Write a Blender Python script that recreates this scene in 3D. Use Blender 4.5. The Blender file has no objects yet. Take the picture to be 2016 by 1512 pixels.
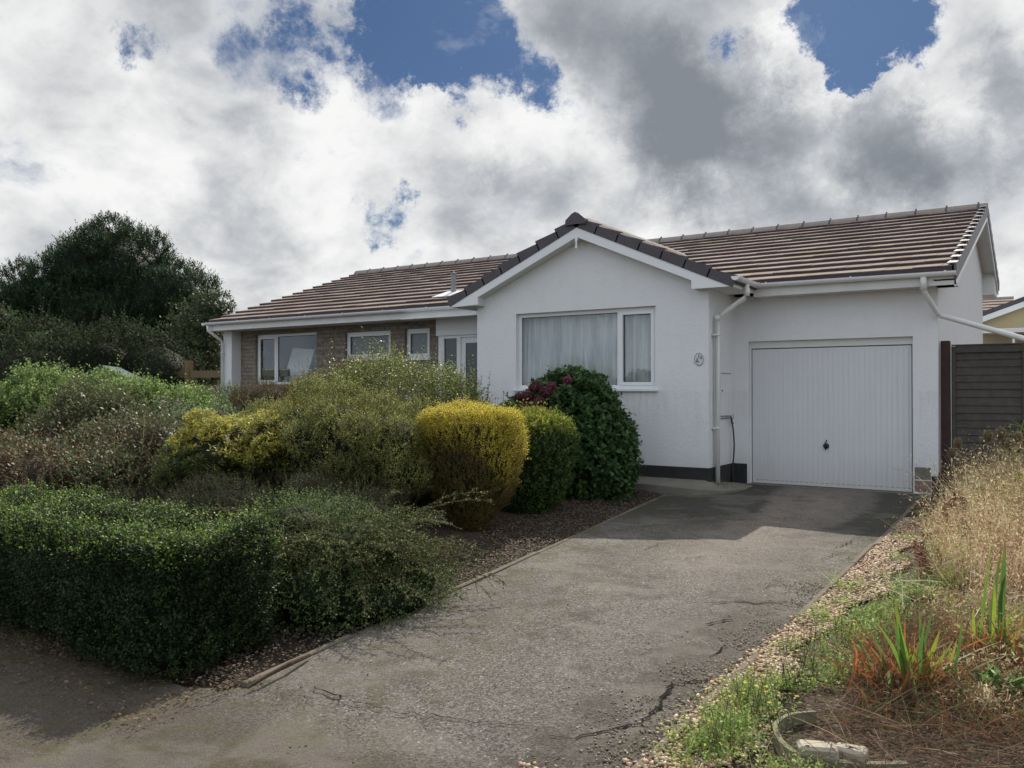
import bpy, math, random
import numpy as np
rng = np.random.default_rng(11)
random.seed(5)
S = bpy.context.scene
COL = S.collection

# ------------------------------------------------------------------ survey: camera and the rays used to measure the site
FPX = 1635.0; YAW = math.radians(33.3); PITCH = math.atan(14 / FPX)
CAM = np.array([1.62, -12.18, 1.354])
_F0 = np.array([-math.sin(YAW), math.cos(YAW), 0]); _R = np.array([math.cos(YAW), math.sin(YAW), 0]); _Z = np.array([0, 0, 1.])
_F = _F0 * math.cos(PITCH) + _Z * math.sin(PITCH); _U = -_F0 * math.sin(PITCH) + _Z * math.cos(PITCH)
def ray(x, y): return _F + _R * (x - 1008) / FPX - _U * (y - 756) / FPX
def on(ax, v, x, y):
    d = ray(x, y); return CAM + (v - CAM[ax]) / d[ax] * d
def dep(x, y, z): return CAM + ray(x, y) * z
def base_z(y): return 0.02 * max(min(y, 0.0), -16.0)
def gz(x, y):
    z = base_z(y)
    if x > 0.2: z += min(0.07, (x - 0.2) * 0.10) * min(1, max(0, (y + 9.6) * 1.2))
    if x < -2.9: z += min(0.10, (-2.9 - x) * 0.1) * min(1, max(0, (y + 9.3) * 1.5))
    return z

# ------------------------------------------------------------------ helpers
class MB:
    def __init__(s): s.v = []; s.f = []
    def add(s, vs, fs):
        b = len(s.v); s.v += [tuple(map(float, v)) for v in vs]; s.f += [tuple(b + i for i in f) for f in fs]; return s
    def box(s, x0, x1, y0, y1, z0, z1):
        return s.add([(x0,y0,z0),(x1,y0,z0),(x1,y1,z0),(x0,y1,z0),(x0,y0,z1),(x1,y0,z1),(x1,y1,z1),(x0,y1,z1)],
                     [(0,3,2,1),(4,5,6,7),(0,1,5,4),(1,2,6,5),(2,3,7,6),(3,0,4,7)])
    def obox(s, O, A, B, C):          # oriented box from corner O with edge vectors
        O, A, B, C = map(np.array, (O, A, B, C))
        return s.add([O, O+A, O+A+B, O+B, O+C, O+A+C, O+A+B+C, O+B+C],
                     [(0,3,2,1),(4,5,6,7),(0,1,5,4),(1,2,6,5),(2,3,7,6),(3,0,4,7)])
    def prism(s, poly, axis, a, b):   # polygon in the two other axes, extruded
        n = len(poly)
        def mk(p, t):
            return (t, p[0], p[1]) if axis == 0 else ((p[0], t, p[1]) if axis == 1 else (p[0], p[1], t))
        vs = [mk(p, a) for p in poly] + [mk(p, b) for p in poly]
        return s.add(vs, [tuple(range(n))[::-1], tuple(range(n, 2*n))] + [(i, (i+1) % n, n+(i+1) % n, n+i) for i in range(n)])
    def tube(s, pts, r, n=8, cap=True):
        pts = [np.array(p, float) for p in pts]; m = len(pts)
        rs = r if hasattr(r, '__len__') else [r]*m
        vs = []; 
        for i, p in enumerate(pts):
            t = pts[min(i+1, m-1)] - pts[max(i-1, 0)]; t = t/(np.linalg.norm(t)+1e-9)
            u = np.cross(t, [0.13, 0.21, 1.0]) if abs(t[2]) < .95 else np.cross(t, [1., .1, 0])
            u /= np.linalg.norm(u); w = np.cross(t, u)
            for k in range(n):
                a = 2*math.pi*k/n; vs.append(p + (u*math.cos(a) + w*math.sin(a))*rs[i])
        fs = [(i*n+k, i*n+(k+1) % n, (i+1)*n+(k+1) % n, (i+1)*n+k) for i in range(m-1) for k in range(n)]
        if cap: fs += [tuple(range(n))[::-1], tuple(range((m-1)*n, m*n))]
        return s.add(vs, fs)
    def lathe(s, c, prof, n=16, sx=1, sy=1):   # profile [(r,z)] about vertical axis at c
        vs = [(c[0]+r*sx*math.cos(2*math.pi*k/n), c[1]+r*sy*math.sin(2*math.pi*k/n), c[2]+z) for r, z in prof for k in range(n)]
        m = len(prof)
        fs = [(i*n+k, i*n+(k+1) % n, (i+1)*n+(k+1) % n, (i+1)*n+k) for i in range(m-1) for k in range(n)]
        fs += [tuple(range(n))[::-1], tuple(range((m-1)*n, m*n))]
        return s.add(vs, fs)

def link(name, me, mat, parent=None):
    o = bpy.data.objects.new(name, me); COL.objects.link(o)
    if mat: me.materials.append(mat)
    if parent is not None:
        o.parent = parent
        w = parent.get('_w', None)
        px, py, pz = (w[0], w[1], w[2]) if w is not None else (0, 0, 0)
        o.location = (-px, -py, -pz)
        o['_w'] = [0.0, 0.0, 0.0]
    return o
def obj(name, mb, mat, parent=None, smooth=False, bevel=0):
    me = bpy.data.meshes.new(name); me.from_pydata(mb.v, [], mb.f); me.update()
    if smooth:
        for p in me.polygons: p.use_smooth = True
    o = link(name, me, mat, parent)
    if bevel:
        b = o.modifiers.new('Bevel', 'BEVEL'); b.width = bevel; b.segments = 1; b.limit_method = 'ANGLE'
    return o
def tag(o, label=None, cat=None, group=None, kind=None):
    if label: o['label'] = label
    if cat: o['category'] = cat
    if group: o['group'] = group
    if kind: o['kind'] = kind
    return o
def thing(name, label, cat, loc=(0, 0, 0), group=None):
    o = bpy.data.objects.new(name, None); COL.objects.link(o); o.location = loc; o.empty_display_size = .2
    o['_w'] = [float(c) for c in loc]
    return tag(o, label, cat, group)
def struct(name, mb, mat, **k):
    return tag(obj(name, mb, mat, None, **k), kind='structure')

# ------------------------------------------------------------------ materials
class NT:
    def __init__(s, name, world=False):
        if world: s.m = bpy.data.worlds.new(name)
        else: s.m = bpy.data.materials.new(name)
        s.m.use_nodes = True; s.t = s.m.node_tree; s.t.nodes.clear()
    def n(s, typ, **k):
        nd = s.t.nodes.new('ShaderNode' + typ)
        for a, b in k.items():
            if a.startswith('i_'):
                key = a[2:]; key = int(key) if key.isdigit() else key.replace('_', ' ')
                s.set(nd, key, b)
            else: setattr(nd, a, b)
        return nd
    def set(s, nd, key, b):
        sock = nd.inputs[key]
        if isinstance(b, bpy.types.NodeSocket): s.t.links.new(b, sock)
        else: sock.default_value = b
    def math(s, op, a, b=None, c=None, clamp=False):
        nd = s.n('Math', operation=op, use_clamp=clamp); s.set(nd, 0, a)
        if b is not None: s.set(nd, 1, b)
        if c is not None: s.set(nd, 2, c)
        return nd.outputs[0]
    def mr(s, v, a, b, c=0., d=1., smooth=False):
        nd = s.n('MapRange', clamp=True)
        if smooth: nd.interpolation_type = 'SMOOTHSTEP'
        for i, x in enumerate((v, a, b, c, d)): s.set(nd, i, x)
        return nd.outputs[0]
    def mix(s, f, a, b, typ='MIX'):
        nd = s.n('Mix', data_type='RGBA', blend_type=typ); s.set(nd, 0, f); s.set(nd, 6, a); s.set(nd, 7, b); return nd.outputs[2]
    def noise(s, vec, scale, detail=4, rough=.5, dist=0., out=0):
        nd = s.n('TexNoise'); s.set(nd, 'Vector', vec); s.set(nd, 'Scale', scale); s.set(nd, 'Detail', detail); s.set(nd, 'Roughness', rough); s.set(nd, 'Distortion', dist)
        return nd.outputs[out]
    def pos(s): return s.n('NewGeometry').outputs['Position']
def rgb(r, g, b): return (r, g, b, 1)
def principled(N, col, rough=.6, spec=.5, bump=None, bstr=.3, bdist=.01, metal=0.):
    p = N.n('BsdfPrincipled'); N.set(p, 'Base Color', col); N.set(p, 'Roughness', rough); N.set(p, 'Specular IOR Level', spec); N.set(p, 'Metallic', metal)
    if bump is not None:
        b = N.n('Bump'); N.set(b, 'Height', bump); N.set(b, 'Strength', bstr); N.set(b, 'Distance', bdist); N.set(p, 'Normal', b.outputs[0])
    o = N.n('OutputMaterial'); N.set(o, 'Surface', p.outputs[0])
    return p
def simple(name, c, rough=.6, spec=.4, var=.15, vs=3., bs=60., bstr=.15, bdist=.004, metal=0.):
    N = NT(name); P = N.pos()
    n1 = N.noise(P, vs, 5, .6); n2 = N.noise(P, bs, 3, .6)
    c0 = tuple(x*(1-var) for x in c); c1 = tuple(min(1, x*(1+var)) for x in c)
    col = N.mix(n1, rgb(*c0), rgb(*c1))
    principled(N, col, rough, spec, n2, bstr, bdist, metal)
    return N.m

def m_render():
    N = NT('render_white'); P = N.pos()
    n1 = N.noise(P, 1.3, 5, .6); n2 = N.noise(P, 90, 4, .65); 
    sx = N.n('SeparateXYZ', i_0=P)
    stc = N.n('CombineXYZ'); N.set(stc, 0, N.math('MULTIPLY', sx.outputs[0], 9.)); N.set(stc, 1, N.math('MULTIPLY', sx.outputs[1], 9.)); N.set(stc, 2, N.math('MULTIPLY', sx.outputs[2], .9))
    st = N.mr(N.noise(stc.outputs[0], 1.0, 4, .6), .52, .8)
    col = N.mix(n1, rgb(.74, .75, .755), rgb(.81, .82, .82))
    col = N.mix(N.math('MULTIPLY', st, .11), col, rgb(.50, .50, .46))
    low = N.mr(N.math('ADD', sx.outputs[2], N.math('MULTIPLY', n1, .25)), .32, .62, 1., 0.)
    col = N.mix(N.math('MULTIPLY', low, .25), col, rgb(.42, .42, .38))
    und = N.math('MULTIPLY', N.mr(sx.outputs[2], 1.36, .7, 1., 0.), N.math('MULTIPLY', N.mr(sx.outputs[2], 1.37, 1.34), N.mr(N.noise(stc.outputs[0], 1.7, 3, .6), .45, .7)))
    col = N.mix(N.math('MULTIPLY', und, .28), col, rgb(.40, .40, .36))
    pt = N.mr(N.noise(P, 4.5, 7, .7), .52, .7); col = N.mix(N.math('MULTIPLY', pt, .10), col, rgb(.5, .5, .46))
    principled(N, col, .85, .2, N.math('ADD', n2, N.math('MULTIPLY', N.noise(P, 28, 3, .5), .8)), .8, .008)
    return N.m
M = {}
M['render'] = m_render()
M['upvc'] = simple('upvc_white', (.78, .80, .80), .35, .5, .03, 2, 30, .02)
M['upvc_old'] = simple('upvc_weathered', (.70, .71, .68), .45, .4, .12, 4, 25, .05)
M['soffit'] = simple('soffit_board', (.66, .67, .65), .6, .3, .12, 3, 30, .05)
M['glassdark'] = None
M['verge'] = simple('verge_concrete_dark', (.075, .068, .078), .55, .4, .3, 6, 80, .4)
M['ridge'] = simple('ridge_concrete', (.26, .235, .215), .9, .4, .25, 5, 80, .4)
M['plinth'] = simple('plinth_bitumen', (.035, .035, .035), .8, .3, .5, 6, 40, .6, .01)
M['concrete'] = simple('concrete_grey', (.19, .18, .15), .85, .2, .35, 6, 70, .5, .006)
M['kerb'] = simple('kerb_concrete', (.16, .135, .105), .9, .2, .35, 7, 60, .6, .008)
M['black'] = simple('black_plastic', (.012, .012, .013), .35, .5, .1)
M['lead'] = simple('grey_lead', (.22, .23, .25), .5, .5, .2, 8, 40, .2)
M['metal'] = simple('steel_bracket', (.3, .3, .32), .35, .6, .1, metal=.8)
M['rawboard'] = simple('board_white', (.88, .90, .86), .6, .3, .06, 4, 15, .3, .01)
M['interior'] = simple('interior_plaster', (.35, .36, .36), .8, .2, .1)
M['timber'] = simple('timber_rail', (.20, .14, .08), .8, .2, .3, 8, 50, .4)
M['stone_pale'] = simple('walling_stone', (.42, .38, .30), .85, .2, .3, 9, 60, .6, .008)
M['shedfelt'] = simple('shed_felt_green', (.035, .085, .075), .7, .3, .25, 5, 80, .5)
M['yellowrender'] = simple('cream_yellow_render', (.50, .42, .25), .85, .2, .08, 2, 80, .4)

def m_tiles(name='roof_tiles', a=(.215, .165, .145), b=(.31, .255, .23)):
    N = NT(name); P = N.pos()
    isl = N.n('NewGeometry').outputs['Random Per Island']
    col = N.mix(isl, rgb(*a), rgb(*b))
    n1 = N.noise(P, 1.2, 6, .65); n2 = N.noise(P, 26, 5, .7); n3 = N.noise(P, 120, 3, .6)
    col = N.mix(N.math('MULTIPLY', N.mr(n2, .5, .8), .3), col, rgb(.16, .125, .105))
    col = N.mix(N.math('MULTIPLY', N.mr(N.math('MULTIPLY', n1, n2), .27, .36), .7), col, rgb(.17, .15, .05))   # lichen and moss
    geo = N.n('NewGeometry'); 
    principled(N, col, .92, .12, n3, .5, .004)
    return N.m
M['tiles'] = m_tiles()
M['tilefront'] = simple('tile_nibs_dark', (.10, .078, .085), .8, .2, .3, 8, 80, .3)

def m_stonewall():
    N = NT('stone_cladding'); P = N.pos()
    s = N.n('SeparateXYZ', i_0=P); c = N.n('CombineXYZ'); N.set(c, 0, N.math('ADD', s.outputs[0], s.outputs[1])); N.set(c, 1, s.outputs[2])
    br = N.n('TexBrick', offset=.5); N.set(br, 'Vector', c.outputs[0]); N.set(br, 'Scale', 1.); N.set(br, 'Mortar Size', .006); N.set(br, 'Brick Width', .34); N.set(br, 'Row Height', .085); N.set(br, 'Bias', 0.)
    N.set(br, 'Color1', rgb(.24, .20, .155)); N.set(br, 'Color2', rgb(.11, .095, .08)); N.set(br, 'Mortar', rgb(.10, .09, .08)); N.set(br, 'Mortar Smooth', .3)
    n = N.noise(P, 14, 5, .7)
    col = N.mix(N.mr(n, .35, .75), br.outputs[0], rgb(.33, .29, .24))
    h = N.math('ADD', N.math('MULTIPLY', br.outputs[1], -1.), N.math('MULTIPLY', n, .6))
    principled(N, col, .85, .25, h, .8, .02)
    return N.m
M['stone'] = m_stonewall()

def m_garage_door():
    N = NT('garage_door_paint'); P = N.pos(); s = N.n('SeparateXYZ', i_0=P)
    n1 = N.noise(P, 2.2, 4, .6)
    c = N.n('CombineXYZ'); N.set(c, 0, N.math('MULTIPLY', s.outputs[0], 30.)); N.set(c, 2, N.math('MULTIPLY', s.outputs[2], 1.1))
    n2 = N.noise(c.outputs[0], 1., 5, .6)
    col = N.mix(n1, rgb(.62, .64, .66), rgb(.70, .71, .71))
    col = N.mix(N.math('MULTIPLY', N.mr(n2, .55, .8), .35), col, rgb(.45, .43, .40))
    low = N.mr(s.outputs[2], .05, .5, .35, 0.)
    col = N.mix(low, col, rgb(.5, .47, .42))
    principled(N, col, .45, .4); return N.m
M['gdoor'] = m_garage_door()

def m_glass(name, refl=.22, tint=(.75, .85, .85)):
    N = NT(name); t = N.n('BsdfTransparent'); N.set(t, 0, rgb(*tint)); g = N.n('BsdfGlossy'); N.set(g, 'Roughness', .02); N.set(g, 'Color', rgb(.9, .95, 1))
    mx = N.n('MixShader'); N.set(mx, 0, refl); N.set(mx, 1, t.outputs[0]); N.set(mx, 2, g.outputs[0])
    o = N.n('OutputMaterial'); N.set(o, 0, mx.outputs[0]); return N.m
M['glass'] = m_glass('window_glass', .065, (.94, .955, .95))
M['glass_lobby'] = m_glass('window_glass_dim', .16, (.55, .66, .66))
M['frosted'] = simple('frosted_glass', (.16, .19, .20), .3, .6, .12, 6, 200, .3)
M['frosted_dark'] = simple('frosted_glass_dark', (.055, .075, .08), .15, .6, .12, 3, 150, .1)
def m_curtain():
    N = NT('net_curtain'); P = N.pos(); sc = N.n('VectorMath', operation='MULTIPLY'); N.set(sc, 0, P); N.set(sc, 1, (9., 0, .5)); n = N.mr(N.noise(sc.outputs[0], 1.3, 5, .65), .36, .64)
    d = N.n('BsdfDiffuse'); N.set(d, 0, N.mix(n, rgb(.50, .54, .54), rgb(.96, .96, .94)))
    t = N.n('BsdfTranslucent'); N.set(t, 0, rgb(.7, .78, .78)); mx = N.n('MixShader'); N.set(mx, 0, .3); N.set(mx, 1, d.outputs[0]); N.set(mx, 2, t.outputs[0])
    o = N.n('OutputMaterial'); N.set(o, 0, mx.outputs[0]); return N.m
M['curtain'] = m_curtain()

def m_asphalt():
    N = NT('old_tarmac'); P = N.pos(); s = N.n('SeparateXYZ', i_0=P); X, Y = s.outputs[0], s.outputs[1]
    v = N.n('TexVoronoi'); N.set(v, 'Vector', P); N.set(v, 'Scale', 105.)
    sp = N.n('SeparateColor'); N.set(sp, 0, v.outputs['Color'])
    v2 = N.n('TexVoronoi'); N.set(v2, 'Vector', P); N.set(v2, 'Scale', 210.)
    sp2 = N.n('SeparateColor'); N.set(sp2, 0, v2.outputs['Color'])
    big = N.noise(P, .9, 6, .62, .4); mid = N.noise(P, 5.5, 6, .65)
    base = N.mix(N.mr(sp.outputs[0], .15, .95), rgb(.048, .042, .037), rgb(.30, .27, .235))
    base = N.mix(.35, base, N.mix(sp2.outputs[1], rgb(.025, .023, .022), rgb(.22, .205, .19)))
    base = N.mix(N.mr(sp.outputs[1], .985, .99), base, rgb(.40, .37, .32))        # pale chips
    # brown road part towards the street
    rd = N.mr(N.math('ADD', Y, N.math('MULTIPLY', big, .9)), -8.75, -9.15, 0., 1.)
    base = N.mix(N.math('MULTIPLY', rd, .72), base, N.mix(mid, rgb(.045, .034, .026), rgb(.135, .105, .08)))
    # worn pale middle, dusty tan patch by the door
    cx = N.mr(N.math('ABSOLUTE', N.math('ADD', X, 1.0)), .1, 1.1, 1., 0.)
    dust = N.math('MULTIPLY', N.math('MULTIPLY', cx, N.mr(Y, -6.5, -2.6)), N.mr(mid, .3, .6))
    base = N.mix(N.math('MULTIPLY', dust, .5), base, rgb(.30, .235, .18))
    # black algae near the house, either side of the wheel track
    al = N.math('MULTIPLY', N.mr(Y, -4.2, -3.2), N.mr(N.math('ADD', N.math('ABSOLUTE', N.math('ADD', X, .9)), N.math('MULTIPLY', N.math('SUBTRACT', big, .5), 1.6)), .48, .64))
    base = N.mix(N.math('MULTIPLY', al, .72), base, rgb(.03, .03, .026))
    # moss towards edges
    ed = N.math('MAXIMUM', N.mr(X, -.55, .1), N.mr(N.math('ADD', X, N.math('MULTIPLY', Y, .11)), -2.2+.55, -2.75+.55))
    ms = N.math('MULTIPLY', ed, N.mr(mid, .46, .62))
    base = N.mix(N.math('MULTIPLY', ms, .55), base, rgb(.075, .075, .025))
    cz = N.math('MULTIPLY', N.mr(N.math('ADD', X, N.math('MULTIPLY', N.math('SUBTRACT', mid, .5), 1.1)), -.32, -.2), N.mr(Y, -6.0, -6.6))
    base = N.mix(N.math('MULTIPLY', cz, .6), base, N.mix(sp.outputs[2], rgb(.03, .027, .024), rgb(.13, .105, .085)))   # crumbled margin
    dk = N.mr(N.noise(P, 2.3, 6, .7), .55, .68)
    base = N.mix(N.math('MULTIPLY', dk, .55), base, rgb(.05, .044, .038))
    pl_ = N.mr(N.noise(P, 1.6, 5, .6, .6), .52, .60); base = N.mix(N.math('MULTIPLY', pl_, .28), base, rgb(.27, .245, .215))
    tr = N.math('ADD', N.mr(N.math('ABSOLUTE', N.math('ADD', X, .35)), .12, .3, 1., 0.), N.mr(N.math('ABSOLUTE', N.math('ADD', X, 1.65)), .12, .3, 1., 0.)); base = N.mix(N.math('MULTIPLY', tr, .16), base, rgb(.07, .066, .062))
    h = N.math('ADD', N.math('ADD', N.math('MULTIPLY', v.outputs[0], -.35), N.math('MULTIPLY', mid, 1.2)), N.math('MULTIPLY', N.noise(P, 150, 4, .75), 1.0))
    principled(N, base, .85, .25, h, .9, .010)
    return N.m
M['asphalt'] = m_asphalt()
def m_soil(name, a, b, c):
    N = NT(name); P = N.pos(); v = N.n('TexVoronoi'); N.set(v, 'Vector', P); N.set(v, 'Scale', 45.); sp = N.n('SeparateColor'); N.set(sp, 0, v.outputs['Color'])
    n = N.noise(P, 3, 6, .7); col = N.mix(n, rgb(*a), rgb(*b)); col = N.mix(N.mr(sp.outputs[0], .75, .95), col, rgb(*c))
    principled(N, col, .9, .2, N.math('ADD', N.math('MULTIPLY', v.outputs[0], -1.), n), 1., .02); return N.m
M['soil'] = m_soil('garden_soil', (.035, .026, .019), (.085, .062, .045), (.16, .12, .09))
M['litter'] = m_soil('leaf_litter', (.05, .036, .025), (.12, .085, .055), (.2, .15, .1))

def m_leaf(name, trans=.3, rough=.38, spec=.5):
    N = NT(name); a = N.n('Attribute', attribute_name='Col'); p = N.n('BsdfPrincipled'); N.set(p, 'Base Color', a.outputs[0]); N.set(p, 'Roughness', rough); N.set(p, 'Specular IOR Level', spec)
    t = N.n('BsdfTranslucent'); g = N.n('Gamma'); N.set(g, 0, a.outputs[0]); N.set(g, 1, .8); N.set(t, 0, g.outputs[0])
    mx = N.n('MixShader'); N.set(mx, 0, trans); N.set(mx, 1, p.outputs[0]); N.set(mx, 2, t.outputs[0]); o = N.n('OutputMaterial'); N.set(o, 0, mx.outputs[0]); return N.m
M['leaf'] = m_leaf('leaves', .50, .6, .15)
M['leaf_gloss'] = m_leaf('leaves_glossy', .32, .45, .27); M['leaf_dim'] = m_leaf('leaves_dim', .24, .5, .2)
M['leaf_thin'] = m_leaf('leaves_thin', .5, .5, .3)
M['needle'] = m_leaf('needles', .18, .6, .2)
M['straw'] = m_leaf('straw', .35, .7, .2)
M['pebble'] = m_leaf('pebbles', 0., .6, .3)
M['bark'] = simple('bark', (.06, .042, .03), .9, .2, .4, 9, 40, .8, .01)
M['twig'] = simple('twigs', (.10, .06, .04), .85, .2, .3, 9, 40, .5, .005)

# ------------------------------------------------------------------ foliage tools (numpy)
def nrm(a): return a / (np.linalg.norm(a, axis=-1, keepdims=True) + 1e-9)
def bigmesh(name, V, F, C, mat, parent, smooth=False):
    V = np.ascontiguousarray(V, np.float32); F = np.ascontiguousarray(F, np.int32)
    me = bpy.data.meshes.new(name); k = F.shape[1]
    me.vertices.add(len(V)); me.vertices.foreach_set('co', V.ravel())
    me.loops.add(F.size); me.loops.foreach_set('vertex_index', F.ravel())
    me.polygons.add(len(F)); me.polygons.foreach_set('loop_start', np.arange(0, F.size, k, dtype=np.int32))
    if smooth: me.polygons.foreach_set('use_smooth', np.ones(len(F), bool))
    at = me.attributes.new('Col', 'FLOAT_COLOR', 'POINT')
    C4 = np.ones((len(V), 4), np.float32); C4[:, :3] = C; at.data.foreach_set('color', C4.ravel())
    me.update(calc_edges=True)
    return link(name, me, mat, parent)
class Fol:                                   # collects leaf quads
    def __init__(s): s.V = []; s.F = []; s.C = []; s.n = 0
    def quads(s, V, F, C): s.V.append(V); s.F.append(F + s.n); s.C.append(C); s.n += len(V)
    def leaves(s, P, D, N, L, W, C, fold=.12, mid=.45):
        n = len(P); D = nrm(D); Sd = nrm(np.cross(D, N)); N = nrm(np.cross(Sd, D))
        L = np.broadcast_to(np.asarray(L, float), (n,))[:, None]; W = np.broadcast_to(np.asarray(W, float), (n,))[:, None]
        V = np.empty((n, 4, 3)); V[:, 0] = P; V[:, 1] = P + D*L*mid + Sd*W*.5 + N*W*fold; V[:, 2] = P + D*L; V[:, 3] = P + D*L*mid - Sd*W*.5 + N*W*fold
        F = np.arange(n*4).reshape(n, 4); s.quads(V.reshape(-1, 3), F, np.repeat(C, 4, 0))
    def blades(s, P, D, L, W, C, bend=.5, seg=3, bdir=None, tipc=None):
        n = len(P); D = nrm(D); L = np.broadcast_to(np.asarray(L, float), (n,))[:, None]; W = np.broadcast_to(np.asarray(W, float), (n,))[:, None]
        if bdir is None:
            a = rng.uniform(0, 2*np.pi, n); bdir = np.stack([np.cos(a), np.sin(a), -.35*np.ones(n)], 1)
        bend = np.broadcast_to(np.asarray(bend, float), (n,))[:, None]
        Sd = nrm(np.cross(D, bdir + rng.normal(0, .5, (n, 3))))
        V = np.empty((n, (seg+1)*2, 3)); CC = np.empty((n, (seg+1)*2, 3))
        for i in range(seg+1):
            t = i/seg; c = P + D*L*t + bdir*L*bend*t*t; w = W*(1 - t**1.5*.93)*(.6+.8*min(t*3, .5))
            V[:, 2*i] = c + Sd*w*.5; V[:, 2*i+1] = c - Sd*w*.5
            cc = C if tipc is None else C*(1-t) + tipc*t
            CC[:, 2*i] = cc; CC[:, 2*i+1] = cc
        base = np.arange(n)[:, None]*(seg+1)*2
        F = np.concatenate([base + np.array([2*i, 2*i+1, 2*i+3, 2*i+2]) for i in range(seg)], 0)
        s.quads(V.reshape(-1, 3), F, CC.reshape(-1, 3))
    def blob(s, e, sc, c, nu=20, nv=12, amp=.1, seed=0):    # lumpy inner mass for crowded inner leaves, coloured dark as shade
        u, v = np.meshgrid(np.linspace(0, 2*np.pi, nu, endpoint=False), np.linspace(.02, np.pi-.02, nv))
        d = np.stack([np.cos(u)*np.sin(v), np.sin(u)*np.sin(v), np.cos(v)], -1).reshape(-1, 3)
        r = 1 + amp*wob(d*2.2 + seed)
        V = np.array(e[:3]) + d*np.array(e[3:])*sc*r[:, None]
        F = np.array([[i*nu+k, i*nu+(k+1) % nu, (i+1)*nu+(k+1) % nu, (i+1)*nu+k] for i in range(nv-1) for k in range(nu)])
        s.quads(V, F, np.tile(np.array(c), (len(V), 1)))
    def build(s, name, mat, parent, **k):
        return bigmesh(name, np.concatenate(s.V), np.concatenate(s.F), np.concatenate(s.C), mat, parent, **k)
_wk = rng.normal(0, 1, (8, 3)); _wp = rng.uniform(0, 6.28, 8)
def wob(p):                                   # smooth pseudo-noise about -1..1
    r = 0
    for i in range(8): r = r + np.sin(p @ _wk[i]*(1.3 + .45*i) + _wp[i])*(1/(1+.35*i))
    return r/3.2
def pal(n, cols, w=None, jit=.18):
    cols = np.array(cols); w = np.array(w if w is not None else [1]*len(cols), float); w /= w.sum()
    c = cols[rng.choice(len(cols), n, p=w)]
    return np.clip(c*rng.normal(1, jit, (n, 1))*rng.normal(1, .06, (n, 3)), .004, 1)
def surf(ells, n, shell=.25, keep=.86, amp=.08, zmin=None, expo=1.0, gfac=2.2):
    E = np.array(ells, float); area = E[:, 3]*E[:, 4] + E[:, 3]*E[:, 5] + E[:, 4]*E[:, 5]
    out_p, out_n, tot = [], [], 0
    while tot < n:
        m = int(n*1.6)
        k = rng.choice(len(E), m, p=area/area.sum()); d = nrm(rng.normal(0, 1, (m, 3)))
        r = 1 - shell*rng.random(m)**1.5 + amp*wob(d*gfac*1.7 + k[:, None]*3.1)
        p = E[k, :3] + d*E[k, 3:]*r[:, None]; nn = nrm(d/E[k, 3:])
        ok = np.ones(m, bool)
        for i in range(len(E)):
            q = (p - E[i, :3])/E[i, 3:]; ok &= ~(((q**2).sum(1) < keep**2) & (k != i))
        if zmin is not None: ok &= p[:, 2] > zmin
        out_p.append(p[ok]); out_n.append(nn[ok]); tot += ok.sum()
    return np.concatenate(out_p)[:n], np.concatenate(out_n)[:n]
def sprigs(fo, P, A, ln, k, L, W, colfn, spread=.9, droop=0., tw=None, fold=.12, upn=.4):
    """leafy shoots: P start, A axis, ln length, k leaves each"""
    n = len(P); A = nrm(A); ln = np.broadcast_to(np.asarray(ln, float), (n,))
    U = nrm(np.cross(A, rng.normal(0, 1, (n, 3)))); Wv = np.cross(A, U)
    for j in range(k):
        t = (j + rng.random(n)*.6)/k
        ang = j*2.4 + rng.normal(0, .4, n)
        rad = U*np.cos(ang)[:, None] + Wv*np.sin(ang)[:, None]
        pos = P + A*(ln*t)[:, None]; pos[:, 2] -= droop*ln*t*t
        D = nrm(A*(.35 + .5*t)[:, None] + rad*spread)
        N = nrm(A*.8 + np.array([0, 0, upn]) + rng.normal(0, .35, (n, 3)))
        sz = rng.uniform(.7, 1.15, n)*(1 - .25*t)
        fo.leaves(pos, D, N, L*sz, W*sz, colfn(pos, t), fold)
    if tw is not None: tw.append((P, P + A*ln[:, None] + np.array([0, 0, -1.])*(droop*ln)[:, None]))
def sticks(pairs, r, name, mat, parent, cmul=1.):
    P0 = np.concatenate([a for a, b in pairs]); P1 = np.concatenate([b for a, b in pairs]); n = len(P0)
    D = nrm(P1 - P0); U = nrm(np.cross(D, rng.normal(0, 1, (n, 3)))); W = np.cross(D, U)
    V = np.empty((n, 6, 3))
    for i in range(3):
        a = 2*np.pi*i/3; o = (U*math.cos(a) + W*math.sin(a))
        V[:, i] = P0 + o*r; V[:, 3+i] = P1 + o*r*.45
    b = np.arange(n)[:, None]*6
    F = np.concatenate([b + np.array([i, (i+1) % 3, 3+(i+1) % 3, 3+i]) for i in range(3)])
    return bigmesh(name, V.reshape(-1, 3), F, np.tile([.1, .07, .05], (n*6, 1)), mat, parent)
def stems(base, ells, n=9, r=.012):
    """woody stems from the root up into the crown"""
    mb = MB()
    for i in range(n):
        e = ells[i % len(ells)]; d = nrm(rng.normal(0, 1, 3)); tip = np.array(e[:3]) + d*np.array(e[3:])*.55
        b = np.array(base) + np.array([rng.normal(0, .05), rng.normal(0, .05), -.03]); m = b*.5 + tip*.5 + rng.normal(0, .05, 3) + [0, 0, -.04]
        mb.tube([b, m, tip], [r, r*.75, r*.35], 5)
    return mb

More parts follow.
